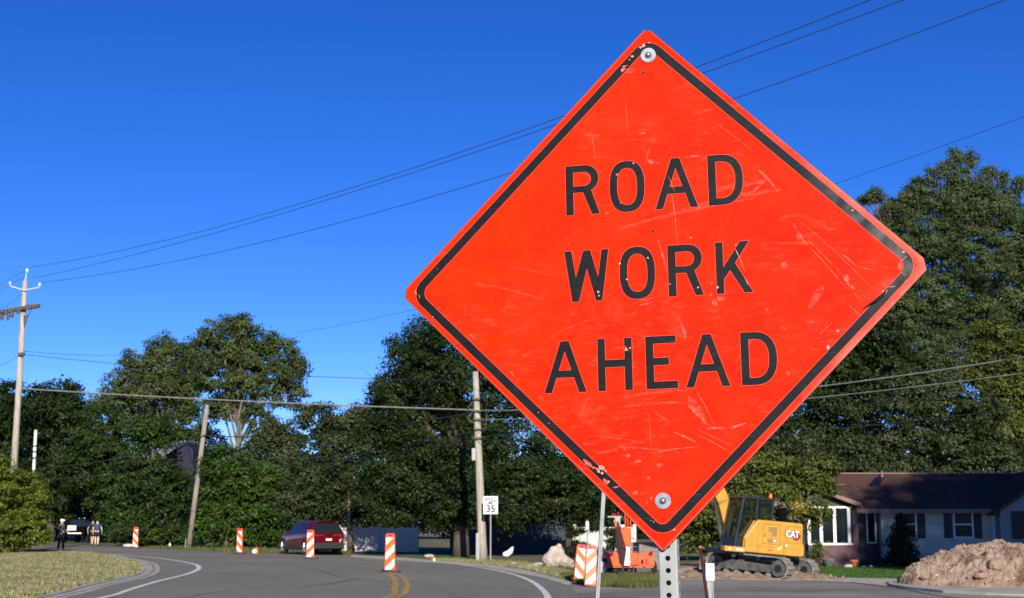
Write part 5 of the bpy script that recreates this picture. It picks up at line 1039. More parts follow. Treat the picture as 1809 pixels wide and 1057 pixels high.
# ------------------------------------------------------------------ orange trailer unit + folded maroon sign
g = ground(1112, 1018); tr = empty('orange_trailer', (g.x, g.y, 0), R_(-6), 'orange wheeled work trailer with mast and red tail lights on the verge', 'trailer'); k = g.y / F_PX
def X(px): return (px - 1112) * k
def Z(py): return at(1112, py, g.y).z
for s_, c in ((-1, 1075), (1, 1142)):
    b = MB(); x0, x1 = X(c - 13), X(c + 13)
    prof = [(x0, Z(1000)), (x0, Z(982)), (x0 + .05, Z(976.5)), (x1 - .05, Z(976.5)), (x1, Z(980)), (x1, Z(1000))]
    if s_ < 0: prof = [(X(1075), Z(1001)), (X(1074), Z(990)), (X(1071), Z(981)), (X(1065), Z(978)), (X(1066), Z(975.5)), (X(1090), Z(975)), (X(1094), Z(985)), (X(1096), Z(1000))]
    else: prof = [(X(1127), Z(999)), (X(1128), Z(982)), (X(1131), Z(977)), (X(1152), Z(976)), (X(1155), Z(986)), (X(1156), Z(999)), (X(1143), Z(999)), (X(1142), Z(986)), (X(1138), Z(981)), (X(1134), Z(983)), (X(1132), Z(999))]
    b.prism(prof, 'y', -.30, -.10); b.build('fender', M['orange_m'], tr)
    w_ = MB(); cx_ = X(1069) if s_ < 0 else X(1144); wr_ = .27; w_.tube([(cx_ - .05, -.06, wr_), (cx_ + .07, .10, wr_)], wr_, 20); wo = w_.build('wheel', M['tyre'], tr)
    h_ = MB(); h_.tube([(cx_ - .065, -.08, wr_), (cx_ + .085, .12, wr_)], .175, 16); h_.build('rim', M['white'], wo)
    lt = MB(); p = (X(1082), -.33, Z(978)) if s_ < 0 else (X(1150), -.33, Z(977)); lt.tube([(p[0], -.36, p[2]), (p[0], -.28, p[2])], .06, 12); lt.build('tail_light', M['red_lens'], tr)
b = MB(); b.box(X(1068), X(1154), -.28, -.2, Z(1003), Z(996), .01); b.box(X(1100), X(1108), -.3, -.2, Z(1001), Z(978), .01); b.box(X(1086), X(1094), -.31, -.2, Z(1000), Z(983), .01); b.box(X(1136), X(1141), -.33, -.25, Z(1001), Z(980), .01); b.build('frame', M['orange_m'], tr)
b = MB(); b.box(X(1098), X(1116), -.36, -.18, Z(965), Z(933), .02); b.box(X(1114), X(1128), -.34, -.15, Z(998), Z(976), .02); b.build('engine_cover', M['orange_m'], tr)
b = MB(); b.box(X(1101), X(1114), -.40, -.2, Z(999), Z(966), .01); b.box(X(1099), X(1105), -.42, -.3, Z(932), Z(927), .008); b.build('tank', M['white'], tr)
b = MB(); b.box(X(1088), X(1098), -.3, -.1, Z(932), Z(914), .01); b.box(X(1091), X(1096), -.28, -.2, Z(960), Z(932)); b.box(X(1076), X(1100), -.26, -.2, Z(914.5), Z(912)); b.build('control_head', M['galv'], tr)
b = MB()
for px in (1106, 1110, 1115): b.tube([(X(px), -.15, Z(960)), (X(px), -.12, Z(900 if px == 1106 else 915))], .022, 6)
b.build('mast', M['orange_m'], tr)
b = MB(); b.tube([(X(1094), -.2, Z(912)), (X(1094), -.2, Z(905))], .05, 8); b.box(X(1083), X(1090), -.25, -.15, Z(913), Z(907), .01); b.build('beacon', M['red_lens'], tr)
b = MB(); b.box(X(1080), X(1150), -.1, .9, Z(1006), Z(1000)); b.box(X(1125), X(1150), -.33, -.2, Z(1010), Z(1003)); b.tube([(X(1139), -.34, Z(1004)), (X(1139), -.3, Z(1004))], .05, 10); b.tube([(X(1120), -.3, Z(1000)), (X(1119), -.3, 0)], .03, 6); b.box(X(1090), X(1128), .15, .8, Z(1000), Z(984), .02); b.build('chassis', M['dark_steel'], tr)
b = MB(); b.tube([(X(1066), -.30, Z(981)), (X(1058), -.30, Z(1010))], .03, 5); b.build('mudguard_stay', M['dark_steel'], tr)
# board wall behind
g2 = Vector((at(1138, HOR, 48).x, 48, 0)); k2 = 48 / F_PX; bw = empty('board_wall', g2, 0, 'low weathered board bin behind the orange trailer', 'bin'); b = MB(); zz = [at(1138, y_, 48).z for y_ in (1008, 958)]
for i in range(6): b.box(-.55, .85, -.03, .0, max(0, zz[0]) + i * (zz[1] - max(0, zz[0])) / 6 + .006, max(0, zz[0]) + (i + 1) * (zz[1] - max(0, zz[0])) / 6)
b.box(-.55, -.5, 0, .6, 0, zz[1]); b.box(.8, .85, 0, .6, 0, zz[1]); b.build('boards', M['crate'], bw); b = MB(); b.tube([(-.35, -.06, zz[1] - .30), (-.1, -.06, zz[1] - .1)], .015, 5); b.build('strut', M['stone'], bw)
# folded maroon roll-up sign on a stand
gs = ground(1101, 1022.5); fs_ = empty('folded_sign', (gs.x, gs.y, 0), 0, 'folded maroon roll up sign on a thin stand in front of the orange trailer', 'folded sign'); ks = gs.y / F_PX
def Q(px, py, y=0.0): p = at(px, py, gs.y); return Vector((p.x - gs.x, y, p.z))
b = MB(); poly = [Q(1087, 925), Q(1092, 921), Q(1106.5, 970), Q(1102.5, 999), Q(1098, 1001), Q(1088, 968)]; n = len(poly)
b.add([p + Vector((0, -.03, 0)) for p in poly] + [p + Vector((0, .03, 0)) for p in poly], [tuple(range(n)), tuple(range(n, 2 * n))[::-1]] + [(i, n + i, n + (i + 1) % n, (i + 1) % n) for i in range(n)]); b.build('fabric', M['maroon'], fs_)
b = MB(); b.tube([Q(1084, 921, -.04), Q(1101, 1000, -.04)], .018, 5); b.tube([Q(1088, 964, -.05), Q(1106, 970, -.05)], .012, 5); b.build('rib', M['maroon'], fs_)
b = MB(); b.add([Q(1083, 920, -.05), Q(1087, 918, -.05), Q(1090, 928, -.05), Q(1086.5, 934, -.05)], [(0, 1, 2, 3)]); b.build('corner_tab', M['orange_m'], fs_)
b = MB(); b.tube([Q(1099, 998), Q(1102, 1022)], .03, 6); b.tube([Q(1101, 1012), Q(1092, 1023, -.3)], .015, 5); b.tube([Q(1101, 1012), Q(1111, 1023, .3)], .015, 5); b.build('stand', M['dark_steel'], fs_)

# ------------------------------------------------------------------ excavator
YE = 42.6
ex = empty('excavator', (at(1318, HOR, YE).x, YE, .06), 0, 'yellow and black compact excavator on crawler tracks parked beside the side street', 'excavator')
ex.rotation_euler = (0, R_(5.0), 0)
UC = Matrix.Translation((.38, 0, -.02)) @ Euler((0, 0, R_(-36))).to_matrix().to_4x4()   # undercarriage: right end toward the street
def track(oy, sx):
    b = MB(); L_, r0, zc, hw_ = 1.0, .31, .335, .20
    path = []
    for i in range(14): a = -math.pi / 2 + math.pi * i / 13; path.append((L_ + r0 * math.cos(a), zc + r0 * math.sin(a)))
    for i in range(1, 16): path.append((L_ - 2 * L_ * i / 16, zc + r0 + (.02 if i % 5 else 0)))
    for i in range(14): a = math.pi / 2 + math.pi * i / 13; path.append((-L_ + r0 * math.cos(a), zc + r0 * math.sin(a)))
    for i in range(1, 16): path.append((-L_ + 2 * L_ * i / 16, zc - r0))
    n = len(path)
    # belt with grouser bars
    vs = []
    for (x, z) in path:
        cx_ = max(-L_, min(L_, x)); d = Vector((x - cx_, z - zc)); d = d.normalized() if abs(x) > L_ else Vector((0, 1 if z > zc else -1))
        for rr, yy in ((.0, -hw_), (.0, hw_), (-.035, hw_), (-.035, -hw_)): vs.append(UC @ Vector((x + d.x * rr, oy + yy, z + d.y * rr)))
    b.add(vs, [(4 * i + k, 4 * ((i + 1) % n) + k, 4 * ((i + 1) % n) + (k + 1) % 4, 4 * i + (k + 1) % 4) for i in range(n) for k in range(4)])
    tot = 4 * L_ + 2 * math.pi * r0; m_ = 40
    for i in range(m_):
        s_ = tot * i / m_
        if s_ < 2 * L_: x, z, nx_, nz_ = -L_ + s_, zc - r0, 0, -1
        elif s_ < 2 * L_ + math.pi * r0: a = -math.pi / 2 + (s_ - 2 * L_) / r0; x, z, nx_, nz_ = L_ + r0 * math.cos(a), zc + r0 * math.sin(a), math.cos(a), math.sin(a)
        elif s_ < 4 * L_ + math.pi * r0: x, z, nx_, nz_ = L_ - (s_ - 2 * L_ - math.pi * r0), zc + r0, 0, 1
        else: a = math.pi / 2 + (s_ - 4 * L_ - math.pi * r0) / r0; x, z, nx_, nz_ = -L_ + r0 * math.cos(a), zc + r0 * math.sin(a), math.cos(a), math.sin(a)
        T_ = Vector((-nz_, 0, nx_)); Nn = Vector((nx_, 0, nz_)); c = Vector((x, oy, z))
        q = [c + T_ * .06 + Nn * .004, c - T_ * .06 + Nn * .004, c - T_ * .03 + Nn * .03, c + T_ * .03 + Nn * .03]
        vv = [UC @ (p + Vector((0, sg * (hw_ + .004), 0))) for sg in (-1, 1) for p in q]; b.add(vv, [(0, 1, 2, 3), (7, 6, 5, 4), (0, 4, 5, 1), (1, 5, 6, 2), (2, 6, 7, 3), (3, 7, 4, 0)])
    t_ = b.build('track', M['dirty'], ex)
    b = MB(); b.prism([(-.80, .20), (.75, .20), (.82, .40), (-.55, .47), (-.8, .42)], 'y', oy - .13, oy + .13, UC); b.box(-.3, -.2, oy - .12, oy + .12, .42, .49, .01, UC); b.build('track_frame', M['track_dark'], t_)
    for x in (-L_, L_):
        b = MB(); b.tube([UC @ Vector((x, oy - .155, zc)), UC @ Vector((x, oy + .155, zc))], .235, 20); wl = b.build('sprocket', M['track_dark'], t_)
        b = MB(); b.tube([UC @ Vector((x, oy - .17, zc)), UC @ Vector((x, oy + .17, zc))], .11, 16); b.build('hub', M['black'], wl)
    for x in (-.68, -.34, 0, .34, .68): b = MB(); b.tube([UC @ Vector((x, oy - .15, .11)), UC @ Vector((x, oy + .15, .11))], .075, 14); b.build('roller', M['dirty'], t_)
track(-.78, -1); track(.97, 1)
b = MB(); b.box(-.5, .5, -.55, .6, .3, .52, .03, UC); b.tube([(0, 0, .45), (0, 0, .74)], .38, 20); b.build('undercarriage', M['track_dark'], ex)
# blade at the left end
b = MB(); b.box(-1.55, -1.45, -.95, .95, .08, .46, .015, UC); b.box(-1.5, -.8, -.4, -.3, .2, .3, 0, UC); b.box(-1.5, -.8, .3, .4, .2, .3, 0, UC); b.build('blade', M['dirty'], ex)
# house: local frame UP: +x forward (to the left of the picture), tilted toward the camera
HB = Matrix.Translation((.10, 0, 0)) @ Euler((0, 0, R_(180 + 17))).to_matrix().to_4x4()
# right side of the machine (toward the camera) is local -y ... after the 197 deg turn local +y points toward the camera
b = MB(); m_ = [(.60, .70), (.60, 1.12), (.28, 1.60), (.20, 1.66), (-1.20, 1.66), (-1.24, 1.60), (-1.24, 1.10), (-1.30, 1.02), (-1.32, .74), (-1.24, .69)]
b.prism(m_, 'y', .20, .72, HB); o = b.build('engine_housing', M['yellow'], ex); md = o.modifiers.new('b', 'BEVEL'); md.width = .025; md.segments = 2; md.limit_method = 'ANGLE'; baked(o)
b = MB(); m2 = [(-.45, .66), (-.45, 1.60), (-1.20, 1.60), (-1.24, .66)]; b.prism(m2, 'y', -.72, .20, HB); b.build('counterweight', M['yellow'], ex)
b = MB(); b.box(.60, 1.25, .48, .74, .68, .83, .015, HB); b.build('side_step', M['yellow'], ex); b = MB(); b.box(-.4, 1.2, -.7, .48, .62, .74, .01, HB); b.build('platform', M['black'], ex)
# panel seams, door outlines and decals on the side toward the camera
yf = .722
b = MB()
def outline(x0, x1, z0, z1, t=.012):
    b.box(x0, x1, yf, yf + .004, z0, z0 + t, 0, HB); b.box(x0, x1, yf, yf + .004, z1 - t, z1, 0, HB); b.box(x0, x0 + t, yf, yf + .004, z0 + t, z1 - t, 0, HB); b.box(x1 - t, x1, yf, yf + .004, z0 + t, z1 - t, 0, HB)
M['seam'] = mat('seam', (.20, .10, .012), .6)
outline(-.50, .06, .98, 1.56); outline(-1.18, -.72, 1.06, 1.55); b.box(-1.22, .5, yf, yf + .004, .90, .907, 0, HB); b.box(.20, .208, yf, yf + .004, .70, 1.60, 0, HB); b.box(-.66, -.652, yf, yf + .004, .70, 1.6, 0, HB); b.build('panel_seam', M['seam'], ex)
b = MB()
for x0, x1, z0, z1 in ((-.40, -.12, 1.34, 1.48), (-.40, -.24, 1.22, 1.34), (-.40, -.10, 1.04, 1.14), (-.04, .02, 1.18, 1.27)): b.box(x0, x1, yf + .004, yf + .007, z0, z1, 0, HB)
b.build('vent_decal', M['decal'], ex)
b = MB(); b.box(-.37, -.28, yf + .008, yf + .011, 1.05, 1.12, 0, HB); b.box(1.05, 1.14, .742, .745, .72, .79, 0, HB); b.box(.66, .90, .742, .745, .72, .79, 0, HB); b.build('label_decal', M['stone'], ex)
for x, z in ((-.54, .90), (-.46, .86), (-.72, .98)): b = MB(); p0, p1 = HB @ Vector((x, yf - .01, z)), HB @ Vector((x, yf + .015, z)); b.tube([p0, p1], .035, 10); b.build('latch', M['cream'], ex)
b = MB(); b.box(-.25, -.12, yf + .004, yf + .007, .80, .82, 0, HB); b.box(-1.165, -1.125, yf + .004, yf + .007, 1.22, 1.32, 0, HB); b.build('warning_decal', M['logo_red'], ex)
# logo: white CAT with dark outline and red disc
lg = MB(); cpt = HB @ Vector((-.93, yf + .0055, 1.26)); 
lgM = Matrix.Translation(cpt) @ HB.to_3x3().to_4x4() @ Matrix.Rotation(math.pi, 4, 'Z')
n = 18; lg.add([lgM @ Vector(((.10 + .12 * math.cos(2 * math.pi * k / n)), 0, .0 + .12 * math.sin(2 * math.pi * k / n))) for k in range(n)], [tuple(range(n))]); lo_ = lg.build('logo_disc', M['logo_red'], ex)
for mm, off, bo in ((M['black'], -.003, .022), (M['white'], -.006, .008)):
    me = text_mesh('CAT', .27, bo, 0, .80); me.transform(lgM @ Matrix.Translation((-.03, off, .06))); link_mesh('logo_text', me, mm, lo_)
# front lamp cluster on the chamfer
b = MB()
for x, z in ((.605, 1.0), (.605, .86)): b.tube([HB @ Vector((x, .45, z)), HB @ Vector((x + .03, .45, z))], .045, 10)
b.build('front_lamp', M['cream'], ex)
b = MB(); b.tube([HB @ Vector((.64, .66, .76)), HB @ Vector((.62, .66, 1.10)), HB @ Vector((.32, .66, 1.62))], .02, 6); b.build('grab_rail', M['yellow'], ex)
# cab on the far side, glass between black pillars
cx0, cx1, cy0, cy1, z0, zt_, = -.27, .88, -.30, .60, .74, 2.36
b = MB(); roofz = 2.25
for (x, y, x2) in ((cx0, cy0, cx0), (cx0, cy1, cx0), (.25, cy1, .22), (.25, cy0, .22), (cx1, cy1, .66), (cx1, cy0, .66)):
    b.tube([HB @ Vector((x, y, z0)), HB @ Vector((x + (x2 - x) * .35, y, 1.35)), HB @ Vector((x2, y, roofz))], [.05, .04, .04], 6)
b.build('cab_frame', M['black'], ex)
b = MB(); b.box(cx0 - .05, .72, cy0 - .04, cy1 + .04, roofz - .02, roofz + .07, .03, HB); b.build('cab_roof', M['black'], ex)
b = MB(); b.box(cx0 - .03, cx1, cy0, cy1 + .012, z0 - .05, 1.12, .02, HB); b.build('cab_lower', M['black'], ex)
def gpane(pts, nm='cab_window'): b = MB(); b.add([HB @ Vector(p) for p in pts], [tuple(range(len(pts)))]); b.build(nm, M['cabglass'], ex)
mg = bpy.data.materials.new('cab_glass'); mg.use_nodes = True; nn_ = mg.node_tree.nodes; ll_ = mg.node_tree.links
bb = nn_['Principled BSDF']; bb.inputs['Base Color'].default_value = (.02, .03, .03, 1); bb.inputs['Roughness'].default_value = .04; tb = nn_.new('ShaderNodeBsdfTransparent'); tb.inputs[0].default_value = (.55, .64, .60, 1); mx_ = nn_.new('ShaderNodeMixShader'); mx_.inputs[0].default_value = .18; ll_.new(tb.outputs[0], mx_.inputs[1]); ll_.new(bb.outputs[0], mx_.inputs[2]); ll_.new(mx_.outputs[0], nn_['Material Output'].inputs[0])
M['cabglass'] = mg
for y in (cy0, cy1): gpane([(cx0, y, 1.1), (.25, y, 1.1), (.22, y, roofz), (cx0, y, roofz)]); gpane([(.28, y, 1.1), (cx1 - .06, y, 1.1), (.66, y, roofz), (.25, y, roofz)])
gpane([(cx0, cy0, 1.1), (cx0, cy1, 1.1), (cx0, cy1, roofz), (cx0, cy0, roofz)], 'rear_cab_window'); gpane([(cx1 - .06, cy0, 1.1), (cx1 - .06, cy1, 1.1), (.66, cy1, roofz), (.66, cy0, roofz)], 'front_cab_window')
b = MB(); b.box(-.15, .1, .0, .4, 1.0, 1.65, .05, HB); b.box(-.15, .35, .0, .4, .95, 1.12, .05, HB); b.build('seat', M['grey_cloth'], ex)
b = MB(); p = HB @ Vector((cx0 + .06, cy1 - .05, roofz + .07)); b.tube([p, p + Vector((0, 0, .10)), p + Vector((0, 0, .13))], [.055, .05, .02], 12); b.build('beacon', M['amber'], ex)
b = MB(); p = HB @ Vector((cx0 - .02, .0, 2.17)); b.ball(p, .035, 2); b.build('work_light', M['white'], ex)
b = MB(); p = HB @ Vector((-1.1, .3, 1.66)); b.tube([p, p + Vector((0, 0, .30)), p + Vector((.04, 0, .42))], .035, 8); b.build('exhaust', M['black'], ex)
# boom, stick, bucket: two piece arm folded in front (mostly hidden by the big sign)
def beam(b, p0, p1, w0, w1, th, yc):
    p0, p1 = Vector(p0), Vector(p1); d = (p1 - p0).normalized(); nrm = Vector((-d.z, 0, d.x))
    q = [p0 + nrm * w0, p1 + nrm * w1, p1 - nrm * w1, p0 - nrm * w0]; vv = [HB @ Vector((p.x, yc + s_ * th, p.z)) for s_ in (-1, 1) for p in q]; b.add(vv, [(0, 1, 2, 3), (7, 6, 5, 4), (0, 4, 5, 1), (1, 5, 6, 2), (2, 6, 7, 3), (3, 7, 4, 0)])
yb = -.46
b = MB(); beam(b, (.45, 0, .85), (.85, 0, 2.15), .13, .19, .10, yb); beam(b, (.83, 0, 2.1), (1.5, 0, 3.2), .19, .17, .10, yb); beam(b, (1.45, 0, 3.15), (2.4, 0, 3.35), .16, .10, .10, yb); b.build('boom', M['yellow'], ex)
b = MB(); beam(b, (2.4, 0, 3.5), (2.35, 0, 2.6), .10, .08, .08, yb); b.build('stick', M['yellow'], ex)
b = MB(); b.prism([(2.45, 2.65), (2.3, 2.6), (2.0, 2.45), (1.95, 2.3), (2.2, 2.2), (2.5, 2.35)], 'y', yb - .28, yb + .28, HB); b.build('bucket', M['dirty'], ex)
b = MB(); b.tube([HB @ Vector((.75, yb, .82)), HB @ Vector((1.0, yb, 1.7))], .06, 8); b.tube([HB @ Vector((1.0, yb, 1.7)), HB @ Vector((1.25, yb, 2.6))], .035, 8); b.box(.5, .9, yb - .15, yb + .15, .45, .9, .03, HB); b.build('ram', M['dark_steel'], ex)

# ------------------------------------------------------------------ house on the right
YH = 53.0
def HX(px, Y=YH): return at(px, HOR, Y).x
def HZ(py, Y=YH): return at(1650, py, Y).z
hx0 = HX(1556)
ho = empty('house', (hx0, YH, 0), 0, 'single storey house with burgundy shingle roof and pale blue siding at the right', 'house')
def lx(px, Y=YH): return HX(px, Y) - hx0
xr = lx(1757); xl = lx(1556); eave = HZ(899); ridge = HZ(837, YH + 3.6); xwl = lx(1430)
b = MB(); b.box(xl, xr, 0, 7.2, 0, eave + .05); b.build('wall', M['siding'], ho)
b = MB(); b.box(lx(1432), xl - .002, .35, 7.1, 0, eave + .03); b.build('entry_wall', M['maroon_wall'], ho)
# main roof
rx0, rx1 = lx(1462), lx(1990); b = MB(); ov = .45; ez = eave - .02
sl_ = (ridge - ez) / (3.6 + ov)
b.prism([(-ov, ez), (3.6, ridge), (7.2 + ov, ez), (7.2 + ov, ez - .14), (3.6, ridge - .16), (-ov, ez - .14)], 'x', rx0, rx1); rf = b.build('roof', M['roof'], ho)
b = MB(); b.box(rx0 - .02, rx1, -ov - .03, -ov, ez - .15, ez + .01); b.build('fascia', M['trim'], rf)
b = MB(); b.box(rx0, rx1, 3.52, 3.68, ridge - .01, ridge + .035); b.build('ridge_cap', M['trim'], rf)
def on_roof(px, t_): return lx(px), -ov + (3.6 + ov) * t_, ez + (ridge - ez) * t_
b = MB(); x0_, y0_, z0_ = on_roof(1562, .62); x1_, y1_, z1_ = on_roof(1585, .84); b.add([(x0_, y0_, z0_ + .07), (x0_ + .4, y0_, z0_ + .07), (x1_ + .4, y1_, z1_ + .07), (x1_, y1_, z1_ + .07)], [(0, 1, 2, 3)]); b.add([(x0_, y0_, z0_ - .02), (x0_ + .4, y0_, z0_ - .02), (x0_ + .4, y0_, z0_ + .07), (x0_, y0_, z0_ + .07)], [(0, 1, 2, 3)]); b.build('skylight', M['glass_house'], rf)
b = MB(); p = on_roof(1599, .86); b.tube([(p[0], p[1], p[2] - .1), (p[0], p[1], p[2] + .28)], .05, 8); b.build('vent_pipe', M['trim'], rf)
b = MB(); p0 = on_roof(1470, .66); p1 = on_roof(1521, .66); b.tube([(p0[0], p0[1], p0[2] + .02), (p1[0], p1[1], p1[2] + .02)], .02, 5); b.build('ridge_strip', M['trim'], rf)
# windows
def window(px0, px1, py0, py1, parent=ho, y=-.0, split=True, fr=.055, m='white'):
    x0, x1, z0, z1 = lx(px0), lx(px1), HZ(py1), HZ(py0); b = MB()
    b.box(x0, x1, y - .06, y, z0, z0 + fr); b.box(x0, x1, y - .06, y, z1 - fr, z1); b.box(x0, x0 + fr, y - .06, y, z0 + fr, z1 - fr); b.box(x1 - fr, x1, y - .06, y, z0 + fr, z1 - fr)
    if split: zm = (z0 + z1) / 2; b.box(x0 + fr, x1 - fr, y - .05, y, zm - .025, zm + .025)
    w_ = b.build('window', M[m], parent); b = MB(); b.box(x0 + fr, x1 - fr, y - .022, y - .004, z0 + fr, z1 - fr); b.build('pane', M['glass_house'], w_); return w_
M['frame_grey'] = mat('frame_white', (.60, .62, .66), .5)
window(1683, 1718.5, 902.5, 951, m='frame_grey'); window(1597, 1618.5, 902, 951, m='frame_grey')
for a_, c_ in ((1667, 1681.5), (1720, 1734), (1582, 1595.5), (1620, 1634)):
    b = MB(); x0, x1, z0, z1 = lx(a_), lx(c_), HZ(951.5), HZ(901.5); b.box(x0, x1, -.03, 0, z0, z1, .004)
    for i in range(22): zz_ = z0 + .04 + (z1 - z0 - .08) * i / 22; b.box(x0 + .03, x1 - .03, -.042, -.028, zz_, zz_ + .03)
    b.build('shutter', M['shutter'], ho)
b = MB(); b.box(xr - .10, xr + .004, -.035, .0, 0, eave); b.build('corner_trim', M['frame_grey'], ho)
# right wing with its gable to the street
b = MB(); wx0, wx1 = xr, lx(1960); wm = (wx0 + wx1) / 2; zg = eave - .05; b.prism([(wx0 + .005, 0), (wx1, 0), (wx1, zg), (wm, zg + (wm - wx0) * .62), (wx0 + .005, zg)], 'y', -.6, 3.0); wg = b.build('wing_wall', M['siding2'], ho)
b = MB(); t_ = .12; b.prism([(wx0 - .3, zg - .2), (wm, zg + (wm - wx0) * .62 + .02), (wx1 + .3, zg - .2), (wx1 + .3, zg - .06), (wm, zg + (wm - wx0) * .62 + .18), (wx0 - .3, zg - .06)], 'y', -.85, 3.4); b.build('wing_roof', M['roof'], ho)
w_ = window(1777, 1803, 903, 952, ho, -.6, True, .05, 'shutter'); b = MB(); b.box(lx(1800), lx(1803.5), -.68, -.61, HZ(952), HZ(903)); b.build('frame', M['frame_grey'], w_)
# porch: burgundy lower wall, white framed windows, small gable
py_ = -.95
def lp_(px): return at(px, HOR, YH - .95).x - hx0
px0_, px1_ = lp_(1427), lp_(1505.5); zs = HZ(962.5)
b = MB(); b.box(px0_, px1_, py_, .34, 0, zs); b.build('porch_wall', M['maroon_wall'], ho)
b = MB(); b.box(px1_ + .003, px1_ + .20, py_, py_ + .14, 0, HZ(900)); b.build('porch_post', M['maroon_wall'], ho)
zpt = HZ(898.5)
b = MB(); cols = [1427, 1448, 1472, 1500]
for c_ in (1428.5, 1450, 1474, 1499.5): b.box(lp_(c_) - .055, lp_(c_) + .055, py_ - .02, py_ + .08, zs + .07, zpt)
b.box(px0_, px1_, py_ - .03, py_ + .1, zs, zs + .075); b.box(px0_, px1_, py_ - .03, py_ + .1, zpt, zpt + .07)
b.box(px1_ - .11, px1_ - .01, .2, .3, zs + .07, zpt); b.build('porch_window_frame', M['white'], ho)
b = MB(); b.box(px0_, px1_ - .01, py_ + .03, py_ + .04, zs + .075, zpt); b.build('porch_pane', M['cabglass'], ho)
b = MB(); b.box(px0_ + .05, px1_ - .05, .30, .335, zs, zpt + .2); b.build('porch_inner_wall', M['door'], ho)
b = MB()
for c_ in (1443, 1456, 1463, 1488): b.box(lp_(c_), lp_(c_) + .12, py_ + .3, py_ + .4, zs + .02, zs + random.uniform(.1, .25))
b.build('porch_clutter', M['stone'], ho)
b = MB(); pa = lp_(1440); pe = px1_ + .28; pz = HZ(896); pk_ = HZ(868)
b.prism([(2 * pa - pe, pz - .02), (pa, pk_), (pe, pz - .02), (pe, pz + .13), (pa, pk_ + .14), (2 * pa - pe, pz + .13)], 'y', py_ - .35, 1.2); b.build('porch_roof', M['trim'], ho)
b = MB(); b.prism([(2 * pa - pe + .3, pz - .03), (pe - .3, pz - .03), (pa, pk_ - .05)], 'y', py_, py_ + .06); b.build('porch_gable', M['door'], ho)
# entry: door, sidelight, downpipe
b = MB(); b.box(lx(1509), lx(1531), .30, .346, .1, HZ(905)); dr = b.build('door', M['door'], ho); b = MB(); b.box(lx(1511), lx(1529), .285, .298, .2, .85); b.build('door_panel', M['doorgreen'], dr)
w_ = window(1533.5, 1551, 901, 960.5, ho, .34, False, .05, 'white')
b = MB(); zq = HZ(899); b.tube([(lx(1519), -ov, zq + .06), (lx(1518), -ov + .1, zq - .05), (lx(1504), py_ + .2, zq - .28), (lx(1501), py_ - .03, zq - .34)], .035, 6); b.build('downpipe', M['trim'], ho)
# conical shrub, low bushes
def shrub(name, label, px, Y, lobes, leaf='shrub', ls=.09): return tree(name, label, 'shrub', Y, px, lobes, leaf, ls, 1.3, .2, .04, limbs=False, depth=.9)
shrub('conical_shrub', 'dark pointed evergreen shrub against the pale siding, left of the window', 1593, 51.2, [(1592, 912, 5, 10), (1592, 925, 10, 12), (1592, 940, 17, 14), (1592, 958, 23, 18), (1592, 978, 27, 20), (1592, 992, 28, 12)])
shrub('low_bush', 'low dark round bush at the foot of the siding right of the pointed shrub', 1636, 51.6, [(1632, 993, 16, 9), (1640, 996, 12, 8)])
shrub('low_bush', 'low dark bush behind the small hump of the dirt pile', 1668, 51.6, [(1668, 994, 18, 9), (1680, 996, 14, 8)])
shrub('garden_plant', 'spindly reddish flowering plant left of the grey basin by the porch', 1441, 50.6, [(1441, 975, 7, 12), (1438, 990, 9, 10), (1444, 962, 4, 6)], 'olive', .07)
g = ground(1464.5, 1003.5); b = MB(); b.tube([(0, 0, 0), (0, 0, .28), (0, 0, .30)], [.16, .24, .26], 16); o = b.build('basin', M['grey_pl'], None, True); o.location = g; tag(o, 'round grey planter basin on the grass in front of the porch', 'planter')
g = ground(1509.5, 1004.5); b = MB(); b.tube([(0, 0, 0), (0, 0, .22), (0, 0, .24), (0, 0, .30)], [.08, .12, .15, .15], 16); o = b.build('flower_pot', M['terracotta'], None, True); o.location = g; tag(o, 'orange terracotta flower pot on the grass below the porch corner', 'flower pot')
thing_ball('garden_ball', 'white round ball on the grass right of the orange pot', 'garden ornament', 1538.5, 1005, .075, M['white'], (1, 1, 1))
thing_ball('stone', 'pale garden stone between the orange pot and the basin', 'stone', 1499, 1004.5, .12, M['stone'], (1.3, 1, .7))
thing_ball('stone', 'small pale garden stone between the orange pot and the white ball', 'stone', 1527, 1005, .07, M['stone'], (1.3, 1, .8))

shrub('shrub', 'dark leafy twigs hanging over the white fence right of the bare post', 1083, 55.5, [(1083, 946, 9, 8), (1076, 960, 8, 9), (1092, 958, 7, 9), (1075, 938, 10, 6), (1095, 937, 12, 6)], 'maple_dark', .09)
shrub('shrub', 'dark leafy twigs over the left end of the white fence behind the boulder', 1013, 55.5, [(1012, 940, 9, 12), (1018, 962, 9, 12), (1010, 975, 10, 12), (1024, 937, 8, 5), (1048, 932, 12, 5)], 'maple_dark', .09)
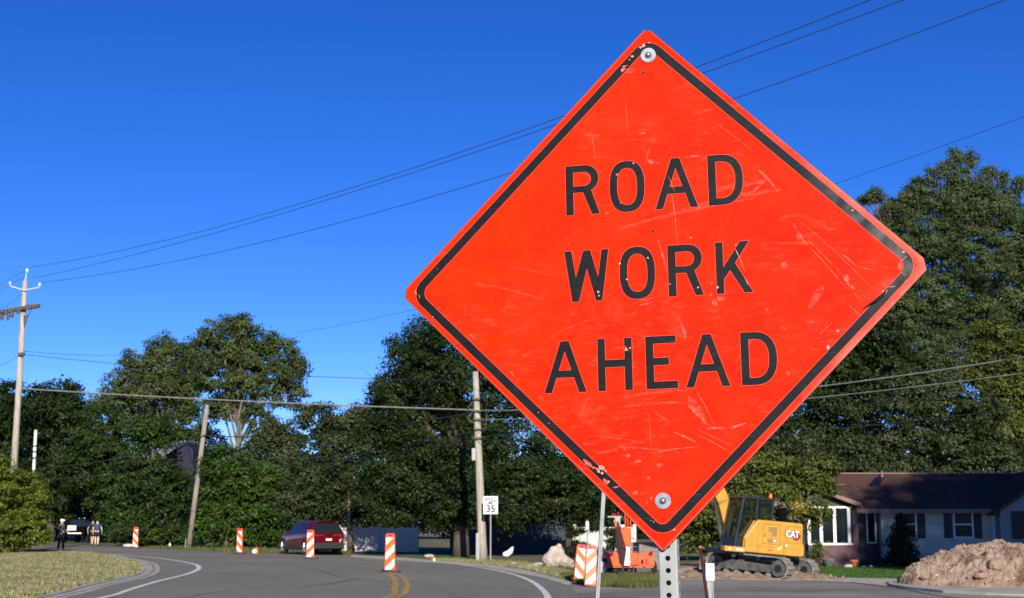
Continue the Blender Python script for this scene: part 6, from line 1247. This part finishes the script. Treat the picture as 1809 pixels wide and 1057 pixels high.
# ------------------------------------------------------------------ shaded cottage behind the maple, bright white patch, blue gable
Yc = 74.0
co = empty('cottage', (HX(900, Yc), Yc, 0), 0, 'slate blue cottage in deep shade behind the cable pole and boulder', 'house')
def cxx(px): return at(px, HOR, Yc).x - HX(900, Yc)
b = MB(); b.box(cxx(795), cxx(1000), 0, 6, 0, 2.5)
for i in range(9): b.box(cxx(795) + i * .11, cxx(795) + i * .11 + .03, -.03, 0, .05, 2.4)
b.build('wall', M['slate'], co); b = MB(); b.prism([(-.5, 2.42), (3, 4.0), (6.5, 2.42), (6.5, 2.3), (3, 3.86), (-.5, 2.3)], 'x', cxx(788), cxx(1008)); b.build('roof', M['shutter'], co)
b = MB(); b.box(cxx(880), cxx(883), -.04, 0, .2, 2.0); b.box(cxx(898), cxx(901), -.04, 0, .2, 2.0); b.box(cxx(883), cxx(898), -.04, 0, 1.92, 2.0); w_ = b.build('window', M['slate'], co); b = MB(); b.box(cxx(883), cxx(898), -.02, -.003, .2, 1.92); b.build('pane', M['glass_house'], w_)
g = ground(897, 985); b = MB(); b.tube([(-.22, 0, .12), (-.05, 0, .14), (.12, 0, .26), (.24, 0, .48)], [.10, .15, .13, .05], 9); o = b.build('patch', M['white'], None, True); o.location = g; tag(o, 'bright white sack lying in the shade right of the speed limit sign', 'patch')  # white solid standing in for an unidentified bright patch
Yn2 = 97.0; gn = Vector((at(318, HOR, Yn2).x, Yn2, 0)); ng = empty('blue_shed', gn, 0, 'dark blue gable of a building showing between the trees left of the leaning pole', 'building')
def nx_(px): return at(px, HOR, Yn2).x - gn.x
zA, zB, zC = at(318, 784, Yn2).z, at(318, 806, Yn2).z, at(318, 832, Yn2).z
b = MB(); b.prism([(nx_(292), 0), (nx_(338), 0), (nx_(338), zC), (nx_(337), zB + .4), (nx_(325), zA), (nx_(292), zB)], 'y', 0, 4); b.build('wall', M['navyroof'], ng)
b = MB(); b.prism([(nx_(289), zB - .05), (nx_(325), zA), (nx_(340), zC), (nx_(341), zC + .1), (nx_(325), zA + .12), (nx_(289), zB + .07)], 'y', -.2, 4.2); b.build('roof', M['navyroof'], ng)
